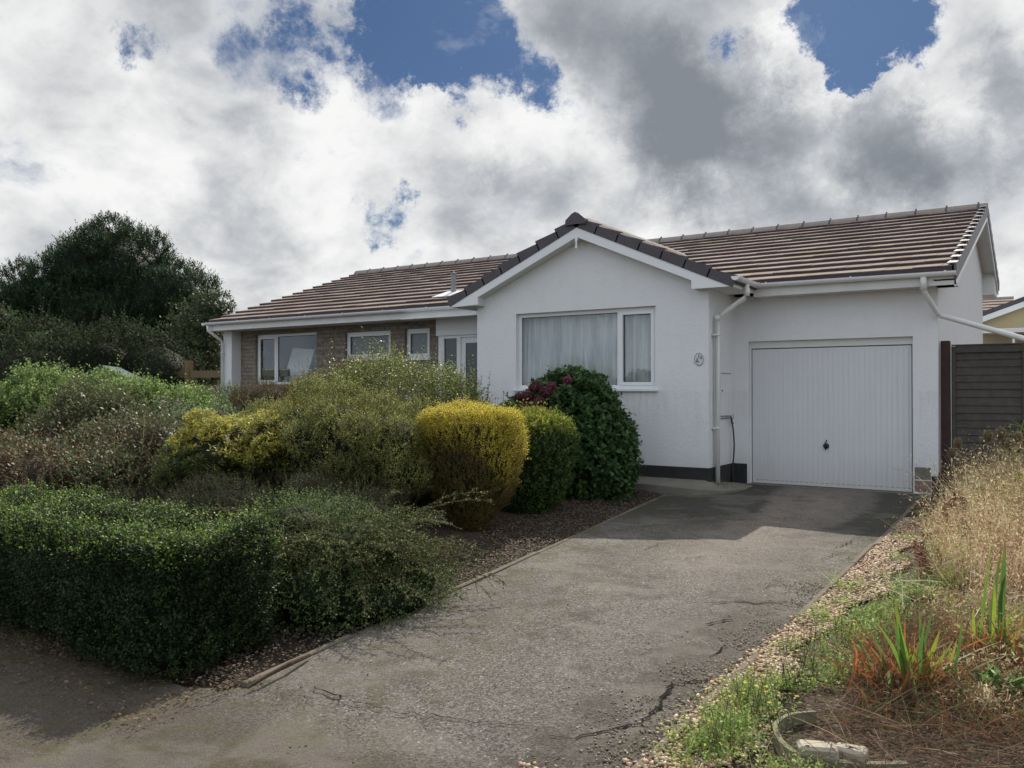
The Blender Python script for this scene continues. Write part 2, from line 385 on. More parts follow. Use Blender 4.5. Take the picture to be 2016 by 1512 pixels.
# ================================================================== SETTING: ground, drive, road
def grid_sheet(xs, ys, zf, off=0.):
    mb = MB(); nx, ny = len(xs), len(ys)
    mb.v = [(float(x), float(y), float(zf(x, y) + off)) for y in ys for x in xs]
    mb.f = [(j*nx+i, j*nx+i+1, (j+1)*nx+i+1, (j+1)*nx+i) for j in range(ny-1) for i in range(nx-1)]
    return mb
xs = np.unique(np.concatenate([[-400, -150, -60, -30, -20], np.arange(-16, 8.1, .25), [12, 20, 40, 100, 400]]))
ys = np.unique(np.concatenate([[-300, -100, -40, -20], np.arange(-16, 3, .25), [6, 10, 16, 30, 60, 150, 500]]))
def gnd(x, y):
    z = gz(x, y) - .02
    if -2.95 < x < .2 and y < 0.3 or y < -9.5: z -= .03
    else: z += .02*math.sin(x*9.1 + y*3.3)*math.sin(y*7.7 - x*2.1)
    return z
struct('ground', grid_sheet(xs, ys, gnd), M['soil'], smooth=True)
def lk(y): return -2.83 - (y + 1.25)*.1104*-1 if False else -2.83 + (-(y + 1.25))*.1104   # left kerb line
# driveway: one curved-edge sheet
mb = MB(); rows = np.arange(-9.45, -.02, .1); NX = 26
for y in rows:
    xl = lk(y) + .02; xr = .172
    for i in range(NX):
        x = xl + (xr - xl)*i/(NX-1)
        mb.v.append((x, y, base_z(y) + .006*math.sin(x*4+y*2.2)*math.sin(y*3.1) - .024*min(1, max(0, (-9.12-y)/.25))))
mb.f = [(j*NX+i, j*NX+i+1, (j+1)*NX+i+1, (j+1)*NX+i) for j in range(len(rows)-1) for i in range(NX-1)]
drive = struct('driveway', mb, M['asphalt'], smooth=True)
# road in front (one sheet, street side of the drive)
mb = MB(); xsr = np.concatenate([[-60, -30, -15], np.arange(-10, 8, .3), [15, 30, 60]])
def edge(x):                       # edge of the road on the garden side
    if x < -1.95: return -9.46 - .05*math.sin(x*3) - (.10 if x < -3 else .10*(-1.95 - x)/1.05)
    if x < .16: return -9.3
    return -9.9 - min(1.2, (x-.16)*.35)
ts = [0, .02, .05, .1, .2, .4, 1.]
for x in xsr:
    for t in ts:
        y = edge(x) + (-17 - edge(x))*t; mb.v.append((x, y, base_z(y) - .010))
k = len(ts)
mb.f = [(i*k+j, i*k+j+1, (i+1)*k+j+1, (i+1)*k+j) for i in range(len(xsr)-1) for j in range(k-1)]
struct('road', mb, M['asphalt'], smooth=True)

# cracks in the tarmac: jagged open seams
def crack(pts, w, seed):
    r = np.random.default_rng(seed); P = [gp(*p) for p in pts]
    out = []
    for a, b in zip(P[:-1], P[1:]):
        n = max(2, int(np.linalg.norm(b-a)/.035))
        for i in range(n): out.append(a + (b-a)*i/n)
    out.append(P[-1]); out = np.array(out)
    j = np.cumsum(r.normal(0, .008, (len(out), 2)), 0)*.6 + r.normal(0, .011, (len(out), 2)); out[:, :2] += j
    m = MB(); n = len(out)
    for i, p in enumerate(out):
        t = out[min(i+1, n-1)] - out[max(i-1, 0)]; t /= np.linalg.norm(t) + 1e-9; s = np.array([-t[1], t[0], 0])
        ww = w*1.15*(.25 + .9*r.random())*math.sin(math.pi*(i+.6)/(n+.4))**.5
        z = base_z(p[1]) + .010
        m.v += [(p[0]+s[0]*ww/2, p[1]+s[1]*ww/2, z), (p[0]-s[0]*ww/2, p[1]-s[1]*ww/2, z)]
    m.f = [(2*i, 2*i+1, 2*i+3, 2*i+2) for i in range(n-1)]
    return m
def gp(px, py):
    d = ray(px, py); t = (.02*CAM[1] - CAM[2])/(d[2] - .02*d[1]); return CAM + t*d
M['crack'] = simple('crack_gap', (.012, .011, .010), .95, .1, .2)
CR = [([(1395,1190),(1450,1186),(1500,1192),(1548,1188)], .016), ([(1388,1232),(1420,1224),(1442,1222)], .02), ([(1395,1296),(1412,1285),(1425,1272)], .012),
      ([(1075,1449),(1130,1452),(1200,1440),(1262,1425),(1290,1400),(1330,1350),(1418,1335)], .02),
      ([(1265,1085),(1300,1073),(1352,1076)], .012), ([(1350,1102),(1395,1095)], .012), ([(1612,1104),(1640,1095),(1664,1090)], .010), ([(1640,1082),(1675,1070),(1700,1062)], .010),
      ([(620,1356),(650,1366),(682,1383)], .016), ([(560,1370),(640,1385),(720,1400),(800,1412),(870,1424),(1000,1440),(1075,1449)], .008)]
for i, (pts, w) in enumerate(CR):
    obj('crack', crack(pts, w, i), M['crack'], drive)

# kerb edgings
def kerb(fx, y0, y1, w, h, name, seg=.9):
    mb = MB(); y = y0
    while y < y1 - .05:
        ye = min(y + seg, y1); g = .006; dz = random.uniform(-.008, .008); dx = random.uniform(-.006, .006)
        a = np.array([fx(y+g)+dx, y+g, base_z(y) - .1]); b = np.array([fx(ye-g)+dx+random.uniform(-.006, .006), ye-g, base_z(ye) - .1])
        mb.obox(a - [w/2, 0, 0], [w, 0, 0], b-a, [0, 0, .1 + h + dz]); y = ye
    return struct(name, mb, M['kerb'], bevel=.006)
kerb(lambda y: .18, -9.25, -.15, .042, .008, 'kerb')
kerb(lambda y: lk(y)-.02, -9.3, -1.35, .045, .004, 'kerb')

# pale concrete slab along the gable wall
mb = MB()
top_ = [(-6.2, -1.62, .09), (-2.95, -1.66, .085), (-2.45, -1.60, .055), (-2.10, -1.28, .02), (-2.00, -.80, .008), (-2.03, -.35, .004), (-2.36, -.09, .008), (-2.36, -1.0, .10), (-2.42, -1.19, .135), (-6.2, -1.19, .14)]
mb.add(top_ + [(x, y, -.12) for x, y, z in top_], [(0, 1, 8, 9), (1, 2, 8), (2, 3, 8), (3, 7, 8), (3, 4, 7), (4, 5, 7), (5, 6, 7), (0, 10, 11, 1), (1, 11, 12, 2), (2, 12, 13, 3), (3, 13, 14, 4), (4, 14, 15, 5)])
struct('path', mb, M['concrete'], bevel=.01)
mb = MB().box(-2.30, .03, -.16, .02, -.06, .004); struct('threshold', mb, M['concrete'])

# ================================================================== THE BUNGALOW
H = thing('bungalow', 'white rendered bungalow with brown tiled roof, projecting gable and integral garage', 'house', (-6, 3, 0))
WX0, WX1, GY, FY, SY = -14.1, .32, -1.2, -.1, .13
WG0, WG1 = -6.27, -2.37
def wall_y(y0, y1, x0, x1, z0, z1, holes):
    """slab facing -Y between y0..y1 with rectangular holes"""
    mb = MB(); X = sorted({x0, x1} | {h[0] for h in holes} | {h[1] for h in holes}); Zs = sorted({z0, z1} | {h[2] for h in holes} | {h[3] for h in holes})
    for xa, xb in zip(X[:-1], X[1:]):
        for za, zb in zip(Zs[:-1], Zs[1:]):
            cx, cz = (xa+xb)/2, (za+zb)/2
            if any(h[0] < cx < h[1] and h[2] < cz < h[3] for h in holes): continue
            # only outer skins
            V = [(xa,y0,za),(xb,y0,za),(xb,y0,zb),(xa,y0,zb)]; mb.add(V, [(0,1,2,3)])
            V = [(xa,y1,za),(xb,y1,za),(xb,y1,zb),(xa,y1,zb)]; mb.add(V, [(3,2,1,0)])
    for (a, b, c, d) in holes + [(x0, x1, z0, z1)]:
        mb.add([(a,y0,c),(b,y0,c),(b,y0,d),(a,y0,d),(a,y1,c),(b,y1,c),(b,y1,d),(a,y1,d)], [(0,4,5,1),(1,5,6,2),(2,6,7,3),(3,7,4,0)])
    return mb
# projecting gable
gw = [on(1, GY, 1016, 619)[0], on(1, GY, 1290.5, 603)[0], 1.385, 2.57]     # window opening
w = wall_y(GY, GY+.27, WG0, WG1, .30, 2.74, [tuple(gw)])
w.prism([(WG0, 2.74), (WG1, 2.74), (WG1, 2.86), ((WG0+WG1)/2, 3.74), (WG0, 2.86)], 1, GY, GY+.27)
w.box(WG0, WG0+.25, GY+.27, .35, .30, 2.86)
w.box(WG1-.25, WG1, GY+.27, FY-.0, .30, 2.86)
obj('gable_wall', w, M['render'], H)
# garage front wall
gd = [on(1, FY, 1473, 671)[0], on(1, FY, 1797, 664)[0], -.05, on(1, FY, 1640, 667)[2]]
w = wall_y(FY, FY+.25, WG1-.25, WX1, -.06, 2.74, [(gd[0], gd[1], -.06, gd[3])])
w.box(WG1-.02, gd[0]-.012, FY+.01, FY+.2, -.05, .29) if False else None
w.box(gd[1]+.215, WX1, FY+.001, FY+.25, .245, .29)
obj('garage_wall', w, M['render'], H)
# end wall with its gable
RY, RZ = 5.27, 4.70; EY, EZ = -.47, 2.875; BY, BZ = 8.72, 3.65
sf = (RZ-EZ)/(RY-EY); sb = (RZ-BZ)/(BY-RY)
w = MB().prism([(FY+.25, .25), (7.72, .25), (7.72, BZ + (BY-7.72)*sb - .05), (RY, RZ-.06), (FY+.25, EZ + (FY+.25-EY)*sf - .05)], 0, WX1-.25, WX1)
w.box(WX0, WX1-.25, 7.45, 7.72, .2, 3.75)
w.prism([(SY+.2, -.05), (7.45, -.05), (7.45, 3.7), (RY, RZ-.08), (SY+.2, 3.0)], 0, WX0, WX0+.25)
obj('end_wall', w, M['render'], H)
# plinths
w = MB().box(WG0-.012, WG1+.012, GY-.012, GY+.25, -.2, .30)
w.box(WG1-.2, WG1+.012, GY+.25, FY-.012, -.2, .295)
w.box(WG1-.2, gd[0]-.02, FY-.012, FY+.24, -.2, .29)
w.box(gd[1]+.215, WX1+.012, FY-.012, 7.7, -.2, .245)
obj('plinth', w, M['plinth'], H, bevel=.008)
# exposed block and brick at the right of the garage door
w = MB().box(gd[1]+.015, gd[1]+.21, FY-.004, FY+.2, .19, .355); blk = obj('exposed_block', w, M['concrete'], H, bevel=.006)
w = MB().box(gd[1]+.012, gd[1]+.212, FY-.003, FY+.2, .02, .18)
w.box(gd[1]+.012, gd[1]+.212, FY-.003, FY+.2, -.15, .01)
M['brick'] = simple('old_red_brick', (.26, .19, .165), .9, .2, .4, 14, 60, .6, .01)
obj('exposed_brick', w, M['brick'], H, bevel=.006)
# stone clad front wall of the left wing
def PX(y, px, py=700): return on(1, y, px, py)[0]
w1 = [PX(SY, 503), PX(SY, 623), 1.50, 2.60]; w2 = [PX(SY, 679), PX(SY, 769), 2.0, 2.555]; w3 = [PX(SY, 797), PX(SY, 846), 1.98, 2.56]
px0, px1 = PX(-.12, 440), PX(-.12, 456)
pw0 = PX(SY-.13, 860)           # porch left edge
w = wall_y(SY, SY+.25, px1-.05, WG0, -.05, 2.74, [tuple(w1), tuple(w2), tuple(w3)])
obj('stone_wall', w, M['stone'], H)
w = MB().box(px0, px1, -.12, SY+.3, -.05, 2.72); obj('end_pier', w, M['render'], H)

# ---- roof
def frame(O, A, U):
    A = nrm(np.array(A, float)); U = nrm(np.array(U, float)); N = np.cross(A, U); 
    if N[2] < 0: N = -N
    return np.array(O, float), A, U, N
def tiles(mb, mbf, O, A, U, length, slope, n, tw=.33, lift=.05, skew=0., rr=None):
    """courses of flat interlocking tiles; the top faces in mb, the dark leading edges in mbf"""
    O, A, U, N = frame(O, A, U); g = slope/n; rr = rr or random
    for c in range(n):
        s0, s1 = c*g, min((c+1)*g + .05, slope)
        off = (tw/2 if c % 2 else 0); x = -off + skew*c/n
        x_end = length
        while x < x_end:
            xa, xb = max(x+.002, skew*c/n), min(x+tw-.003, x_end)
            if xb - xa > .02:
                d = rr.uniform(-.004, .004); e = rr.uniform(-.003, .003); ds = rr.uniform(-.004, .004)
                a0 = O + A*xa + U*(s0+ds); b0 = O + A*xb + U*(s0+ds); a1 = O + A*xa + U*s1; b1 = O + A*xb + U*s1
                mb.add([a0+N*(lift+d), b0+N*(lift+d+e), b1+N*(.012), a1+N*(.012), a0+N*(lift-.012+d), b0+N*(lift-.012+d)], [(0,1,2,3), (4,5,1,0), (0,3,4), (1,5,2)])
            x += tw
        # shadowed nib and batten course under the tail
        a0 = O + A*(skew*c/n+.003) + U*(s0+.006)
        mbf.obox(a0 - N*.012, A*(length - skew*c/n - .006), U*.02, N*(lift-.002+.0))
RR = random.Random(3)
roofT, roofF = MB(), MB()
LXE, LXR, RXE = -14.12, -15.15, .575
slopeF = math.hypot(RY-EY, RZ-EZ); nC = 14
# the main front slope; its left verge runs slightly outwards
tiles(roofT, roofF, (LXE, EY, EZ), (1, 0, 0), (0, RY-EY, RZ-EZ), RXE-.05-LXE, slopeF, nC, .33, .061, LXR-LXE, RR)
slopeB = math.hypot(BY-RY, RZ-BZ)
tiles(roofT, roofF, (LXR, BY, BZ), (1, 0, 0), (0, RY-BY, RZ-BZ), RXE-.05-LXR, slopeB, 8, .33, .066, 0, RR)
GX0, GX1, GAX = -6.70, -1.94, -4.32; GEZ, GAZ = 2.80, 3.86; GFY = -1.40
GBY = 2.75
sG = math.hypot(GX1-GAX, GAZ-GEZ)
tiles(roofT, roofF, (GX0, GFY+.03, GEZ), (0, 1, 0), (GAX-GX0, 0, GAZ-GEZ), GBY-GFY, sG, 7, .33, .05, 0, RR)
tiles(roofT, roofF, (GX1, GFY+.03, GEZ), (0, 1, 0), (GAX-GX1, 0, GAZ-GEZ), GBY-GFY, sG, 7, .33, .05, 0, RR)
roof = obj('roof', roofT, M['tiles'], H)
obj('tile_battens', roofF, M['tilefront'], roof)
# deck
d = MB()
d.add([(LXE+.02, EY+.02, EZ-.013), (RXE-.06, EY+.02, EZ-.013), (RXE-.06, RY, RZ-.013), (LXR+.02, RY, RZ-.013), (LXR+.02, BY-.03, BZ-.013), (RXE-.06, BY-.03, BZ-.013)], [(0,1,2,3), (3,2,5,4)])
d.add([(GX0+.02, GFY+.04, GEZ-.013), (GX1-.02, GFY+.04, GEZ-.013), (GAX, GFY+.04, GAZ-.013), (GX0+.02, GBY, GEZ-.013), (GX1-.02, GBY, GEZ-.013), (GAX, GBY, GAZ-.013)], [(0,3,5,2), (2,5,4,1)])
obj('roof_deck', d, M['tilefront'], roof)
# ridge tiles
def ridge(x0, x1, y, z, along, L=.52):
    mb = MB(); cls = []; p = x0; i = 0
    while p < x1 - .1:
        q = min(p + L, x1)
        prof = [(-.13, -.045), (-.105, .0), (-.05, .055), (0, .07), (.05, .055), (.105, 0), (.13, -.045), (.1, -.05), (0, .03), (-.1, -.05)]
        dz = random.uniform(-.003, .003)
        if along == 0: mb.prism([(y+a, z+b+dz) for a, b in prof], 0, p+.004, q-.004)
        else: mb.prism([(y+a, z+b+dz) for a, b in prof], 1, p+.004, q-.004)
        c = (-.03, .03)
        prof2 = [(-.137, -.05), (-.112, .0), (-.052, .062), (0, .077), (.052, .062), (.112, 0), (.137, -.05), (.0, .0)]
        if q < x1 - .05:
            cl = MB(); cls.append(cl); cl.prism([(y+a, z+b) for a, b in prof2], along, q-.016, q+.016)
            if along == 0: cl.box(q-.013, q+.013, y-.016, y+.016, z+.07, z+.093)
        p = q; i += 1
    return mb, cls
a, b = ridge(LXR-.03, RXE, RY, RZ+.035, 0); rt = obj('ridge_tiles', a, M['ridge'], roof); 
for c_ in b: obj('ridge_clip', c_, M['verge'], roof)
a, b = ridge(GFY-.03, GBY, GAX, GAZ+.045, 1); obj('ridge_tiles', a, M['ridge'], roof)
w = MB().prism([(GAX-.17, GAZ-.05), (GAX-.16, GAZ+.03), (GAX-.06, GAZ+.115), (GAX, GAZ+.14), (GAX+.06, GAZ+.115), (GAX+.16, GAZ+.03), (GAX+.17, GAZ-.05), (GAX, GAZ-.04)], 1, GFY-.05, GFY+.06)
obj('ridge_end_cap', w, M['verge'], roof)
# verge units
def verges(O, U, A, n, slope, hang, mbs, th=.03, topw=.11, lift=.09):
    O, A, U, N = frame(O, A, U); g = slope/n
    for c in range(n):
        s0, s1 = c*g, (c+1)*g + .02
        a0 = O + U*s0
        # side cheek, wedge shaped like a lapped tile
        v = [a0-N*hang, a0+N*lift, O+U*s1+N*(lift-.05), O+U*s1-N*(hang+.0)]
        v2 = [p + A*th for p in v]
        mbs.add(v+v2, [(0,1,2,3), (7,6,5,4), (0,4,5,1), (1,5,6,2), (2,6,7,3), (3,7,4,0)])
        t = [a0+N*(lift-.01)+A*th, a0+N*(lift-.01)+A*topw, O+U*s1+N*(lift-.058)+A*topw, O+U*s1+N*(lift-.058)+A*th]
        t2 = [p+N*.012 for p in t]
        mbs.add(t+t2, [(0,1,2,3), (4,7,6,5), (0,4,5,1), (1,5,6,2), (3,2,6,7)])
vm = MB(); M['verge_r'] = simple('verge_units_plastic', (.15, .14, .16), .5, .5, .12, 6, 60, .1)
verges((RXE, EY-.01, EZ-.0), (0, RY-EY, RZ-EZ), (-1, 0, 0), nC, slopeF, .12, vm)
obj('verge', vm, M['verge_r'], roof)
vm = MB(); verges((RXE, BY+.01, BZ), (0, RY-BY, RZ-BZ), (-1, 0, 0), 8, slopeB, .12, vm); obj('verge', vm, M['verge_r'], roof)
vm = MB(); verges((GX0, GFY-.01, GEZ), (GAX-GX0, 0, GAZ-GEZ), (0, 1, 0), 7, sG, .075, vm); verges((GX1, GFY-.01, GEZ), (GAX-GX1, 0, GAZ-GEZ), (0, 1, 0), 7, sG, .075, vm)
obj('verge', vm, M['verge'], roof)
# bargeboards, soffits, fascias
b = MB()
def plane_pt(x): return GEZ + (GAZ-GEZ)*(1 - abs(x-GAX)/(GX1-GAX))
def barge(xa, xb, zlow_a):
    pass
top = .075; depth = .145
Lb = [(GX0+.05, plane_pt(GX0+.05)-.065), (GX0+.05, 2.72), (-6.12, 2.735), (-6.12, plane_pt(-6.12)-.205), (GAX, GAZ-.225), (GAX, GAZ-.06)]
Rb = [(GX1-.05, plane_pt(GX1-.05)-.065), (GAX, GAZ-.06), (GAX, GAZ-.225), (-2.54, plane_pt(-2.54)-.205), (-2.54, 2.745), (GX1-.05, 2.745)]
b.prism(Lb, 1, GFY, GFY+.02); b.prism(Rb, 1, GFY, GFY+.02)
obj('bargeboard', b, M['upvc'], H)
b = MB()    # sloping soffit under the gable verge and the eaves boxes
for sgn, xe, xi in ((-1, GX0, -6.12), (1, GX1, -2.54)):
    za = plane_pt(xi)-.21
    b.add([(xi, GFY+.02, za), (GAX, GFY+.02, GAZ-.23), (GAX, GY+.02, GAZ-.23), (xi, GY+.02, za), (xi, GFY+.02, za+.02), (GAX, GFY+.02, GAZ-.21), (GAX, GY+.02, GAZ-.21), (xi, GY+.02, za+.02)], [(0,1,2,3), (7,6,5,4), (0,4,5,1), (1,5,6,2), (2,6,7,3), (3,7,4,0)])
b.box(-6.65, -6.12, GFY+.02, GY, 2.725, 2.74); b.box(-6.135, -6.12, GFY+.02, GY, 2.74, plane_pt(-6.12)-.2); b.box(-6.65, WG0, GY, -.40, 2.725, 2.74)
b.box(-2.54, -1.99, GFY+.02, GY, 2.75, 2.765); b.box(-2.54, -2.525, GFY+.02, GY, 2.765, plane_pt(-2.54)-.2); b.box(WG1, -1.99, GY, -.40, 2.75, 2.765)
b.box(-14.2, -6.66, -.40, SY, 2.695, 2.71); b.box(-1.98, .56, -.40, FY+.05, 2.70, 2.715)
obj('soffit', b, M['soffit'], H)
for bx in ((-14.2, -6.66, -.42, -.40, 2.69, 2.855), (-1.99, .56, -.42, -.40, 2.695, 2.865), (-2.0, -1.985, GFY+.021, -.42, 2.745, 2.845), (-6.665, -6.65, GFY+.021, -.42, 2.72, 2.845), (-14.22, -14.2, -.42, .6, 2.69, 2.855)):
    obj('fascia', MB().box(*bx), M['upvc_old'], H)
# right verge soffit + box ends
b = MB()
def sl(y): return EZ + (y-EY)*sf if y < RY else RZ - (y-RY)*sb
for ya, yb in ((EY+.05, RY), (RY, BY-.03)):
    b.add([(WX1-.01, ya, sl(ya)-.14), (RXE-.035, ya, sl(ya)-.14), (RXE-.035, yb, sl(yb)-.14), (WX1-.01, yb, sl(yb)-.14), (WX1-.01, ya, sl(ya)-.12), (RXE-.035, ya, sl(ya)-.12), (RXE-.035, yb, sl(yb)-.12), (WX1-.01, yb, sl(yb)-.12)], [(0,3,2,1), (4,5,6,7), (0,1,5,4), (1,2,6,5), (2,3,7,6), (3,0,4,7)])
b.prism([(-.40, 2.70), (-.08, 2.70), (-.08, sl(-.08)-.06), (-.40, sl(-.40)-.03)], 0, WX1+.002, RXE-.04)
b.prism([(7.73, 3.36), (BY-.06, 3.36), (BY-.06, sl(BY-.06)-.145), (7.73, sl(7.73)-.145)], 0, WX1-.3, RXE-.04)
obj('verge_soffit', b, M['upvc_old'], H)
b = MB()
for ya, yb in ((EY+.05, RY), (RY, BY-.03)):
    b.add([(RXE-.033, ya, sl(ya)-.22), (RXE-.015, ya, sl(ya)-.22), (RXE-.015, yb, sl(yb)-.22), (RXE-.033, yb, sl(yb)-.22), (RXE-.033, ya, sl(ya)-.05), (RXE-.015, ya, sl(ya)-.05), (RXE-.015, yb, sl(yb)-.05), (RXE-.033, yb, sl(yb)-.05)], [(0,3,2,1), (4,5,6,7), (0,1,5,4), (1,2,6,5), (2,3,7,6), (3,0,4,7)])
obj('bargeboard', b, M['upvc'], H)
# apex drop bracket
b = MB().prism([(GAX-.035, GAZ-.22), (GAX+.035, GAZ-.22), (GAX+.012, GAZ-.30), (GAX+.012, GAZ-.36), (GAX+.022, GAZ-.375), (GAX, GAZ-.395), (GAX-.022, GAZ-.375), (GAX-.012, GAZ-.36), (GAX-.012, GAZ-.30)], 1, GFY-.012, GFY-.001)
obj('finial', b, M['upvc'], H)

# ---- gutters and downpipes (half round channel)
def gutter(mb, P0, P1, r=.056, drop=0.):
    P0 = np.array(P0, float); P1 = np.array(P1, float); D = nrm(P1-P0); Sd = np.cross(D, [0, 0, 1.]); n = 10
    for (ra, flip) in ((r, 0), (r-.004, 1)):
        vs = []
        for P in (P0, P1):
            for k in range(n+1):
                a = math.pi*k/n; vs.append(P + Sd*math.cos(a)*ra - np.array([0, 0, 1.])*math.sin(a)*ra)
        mb.add(vs, [(k, k+1, n+1+k+1, n+1+k) for k in range(n)])
    for P in (P0, P1):
        mb.add([P + Sd*math.cos(math.pi*k/n)*r - np.array([0, 0, 1.])*math.sin(math.pi*k/n)*r for k in range(n+1)], [tuple(range(n+1))])
    L = np.linalg.norm(P1-P0); m = max(1, int(L/.95))
    for i in range(m+1):           # brackets and unions
        c = P0 + D*(.12 + (L-.24)*i/m)
        for k in range(n):
            a0, a1 = math.pi*k/n, math.pi*(k+1)/n
            q = [c + Sd*math.cos(a)*rr_ - np.array([0, 0, 1.])*math.sin(a)*rr_ + D*dd for dd in (-.018, .018) for a, rr_ in ((a0, r+.005), (a1, r+.005))]
            mb.add(q, [(0, 1, 3, 2)])
        mb.obox(c + Sd*(r-.002) - D*.012 + [0, 0, -.002], D*.024, Sd*.008, [0, 0, .012]); mb.obox(c - Sd*(r+.006) - D*.012 + [0, 0, -.002], D*.024, Sd*.008, [0, 0, .012])
g = MB(); gutter(g, (-14.25, -.482, 2.868), (-6.72, -.482, 2.862)); obj('gutter', g, M['upvc'], H)
g = MB(); gutter(g, (-1.90, -.482, 2.870), (RXE-.005, -.482, 2.856)); gutter(g, (-1.925, -1.43, 2.872), (-1.925, -.44, 2.868)); obj('gutter', g, M['upvc'], H)
g = MB(); gutter(g, (-14.30, -.5, 2.868), (-14.30, 1.5, 2.868)); obj('gutter', g, M['upvc'], H)
M['pipe'] = M['upvc_old']
# downpipe in the corner of the return wall
dx, dy = -2.31, on(0, -2.32, 1411, 700)[1]
p = MB(); ox, oy = -1.93, -1.02
p.tube([(ox, oy+.1, 2.83), (ox, oy+.1, 2.68), (ox-.02, oy+.09, 2.63), (dx+.06, dy+.01, 2.42), (dx, dy, 2.36), (dx, dy, .02)], .034, 12)
p.tube([(ox, oy+.1, 2.76), (ox, oy+.1, 2.655)], .041, 12); p.tube([(dx, dy, 2.33), (dx, dy, 2.40)], .041, 12)
for z in (2.12, .83): p.tube([(dx, dy, z), (dx, dy, z+.022)], .042, 12); p.box(dx-.06, dx, dy-.075, dy+.0, z, z+.02)
dp = obj('downpipe', p, M['pipe'], H, smooth=True)
# right hand pipe: drops from the gutter and runs off on the slope to the right
a = (.20, -.47, 2.80)
p = MB().tube([a, (.20, -.47, 2.66), (.21, -.45, 2.61), (.325, -.18, 2.37), (.36, -.155, 2.335)], .034, 12)
q2 = on(1, -.16, 2016, 667); q1 = np.array([.36, -.155, 2.335]); q2 = np.array([q2[0], -.155, q2[2]])
p.tube([q1 - (q2-q1)*.03, q1, q2, q1 + (q2-q1)*1.6], .036, 12)
p.tube([(.20, -.47, 2.82), (.20, -.47, 2.64)], .042, 12)
obj('downpipe', p, M['pipe'], H, smooth=True)
# left end pipe at the pier
p = MB().tube([(-14.12, -.50, 2.80), (-14.12, -.50, 2.70), (px0+.02, -.22, 2.50), (px0+.02, -.17, 2.44), (px0+.02, -.17, 0.)], .034, 12)
for z in (2.2, 1.2): p.tube([(px0+.02, -.17, z), (px0+.02, -.17, z+.02)], .042, 12)
obj('downpipe', p, M['pipe'], H, smooth=True)

# ---- windows
def window(holes, y, mull, sill=True, glass='glass', glass2=None, label=None, fw=.055, casement=()):
    x0, x1, z0, z1 = holes
    f = MB(); yo, yi = y, y+.07
    f.box(x0, x1, yo, yi, z1-fw, z1); f.box(x0, x1, yo, yi, z0, z0+fw); f.box(x0, x0+fw, yo, yi, z0+fw, z1-fw); f.box(x1-fw, x1, yo, yi, z0+fw, z1-fw)
    xs_ = [x0+fw] + [m for m in mull] + [x1-fw]
    for m in mull: f.box(m-.03, m+.03, yo+.001, yi, z0+fw, z1-fw)
    for i in casement:           # opening light: second frame, proud of the first
        a = xs_[i] + (.02 if i else 0) - .008; b_ = xs_[i+1] - (.02 if i+1 < len(xs_)-1 else 0) + .008; c0, c1 = z0+fw-.008, z1-fw+.008; t = .05
        f.box(a, b_, yo-.012, yo+.04, c1-t, c1); f.box(a, b_, yo-.012, yo+.04, c0, c0+t); f.box(a, a+t, yo-.012, yo+.04, c0+t, c1-t); f.box(b_-t, b_, yo-.012, yo+.04, c0+t, c1-t)
    o = obj('window', f, M['upvc'], H, bevel=.004)
    if label: o['label'] = label
    for i in range(len(xs_)-1):
        a, b_ = xs_[i] + (.03 if i else 0), xs_[i+1] - (.03 if i+1 < len(xs_)-1 else 0)
        gname = glass2 if (glass2 and i == 1) else glass
        obj('pane', MB().box(a-.004, b_+.004, yo+.028, yo+.034, z0+fw-.004, z1-fw+.004), M[gname], o)
        gk = MB(); t = .008 + (.042 if i in casement else 0)
        gk.box(a+t-.008, a+t, yo+.015, yo+.027, z0+fw+t, z1-fw-t); gk.box(b_-t, b_-t+.008, yo+.015, yo+.027, z0+fw+t, z1-fw-t)
        gk.box(a+t, b_-t, yo+.015, yo+.027, z0+fw+t-.008, z0+fw+t); gk.box(a+t, b_-t, yo+.015, yo+.027, z1-fw-t, z1-fw-t+.008)
        obj('gasket', gk, M['black'], o)
    if sill: obj('sill', MB().box(x0-.03, x1+.035, y-.12, y+.02, z0-.035, z0-.001), M['upvc'], o, bevel=.004)
    return o
mx = on(1, GY+.08, 1219, 690)[0]
window(gw, GY+.075, [mx], label='wide white window with net curtains in the gable', fw=.06, casement=(1,))
window(w1, SY+.06, [PX(SY+.06, 545)], False, label='white window with a pale board standing behind the glass', casement=(0,))
window(w2, SY+.06, [], True, 'frosted', label='small frosted window in the stone wall', casement=(0,))
window(w3, SY+.06, [], True, 'frosted', label='narrow frosted window beside the porch', casement=(0,))
# net curtains: gathered cloth
cu = MB(); n = 260; xa, xb = gw[0]+.02, gw[1]-.02; cz0, cz1 = gw[2]+.03, gw[3]-.02; rows_ = 6
for j in range(rows_+1):
    for i in range(n+1):
        t = i/n; z = cz1 + (cz0-cz1)*j/rows_; am = .6+.5*j/rows_
        y = GY+.205 + .030*am*math.sin(t*95 + 2.2*math.sin(t*11) + .3*j*math.sin(t*23)) + .022*math.sin(t*27+1.3)
        cu.v.append((xa+(xb-xa)*t, y, z))
cu.f = [(j*(n+1)+i, j*(n+1)+i+1, (j+1)*(n+1)+i+1, (j+1)*(n+1)+i) for j in range(rows_) for i in range(n)]
obj('net_curtain', cu, M['curtain'], H, smooth=True)
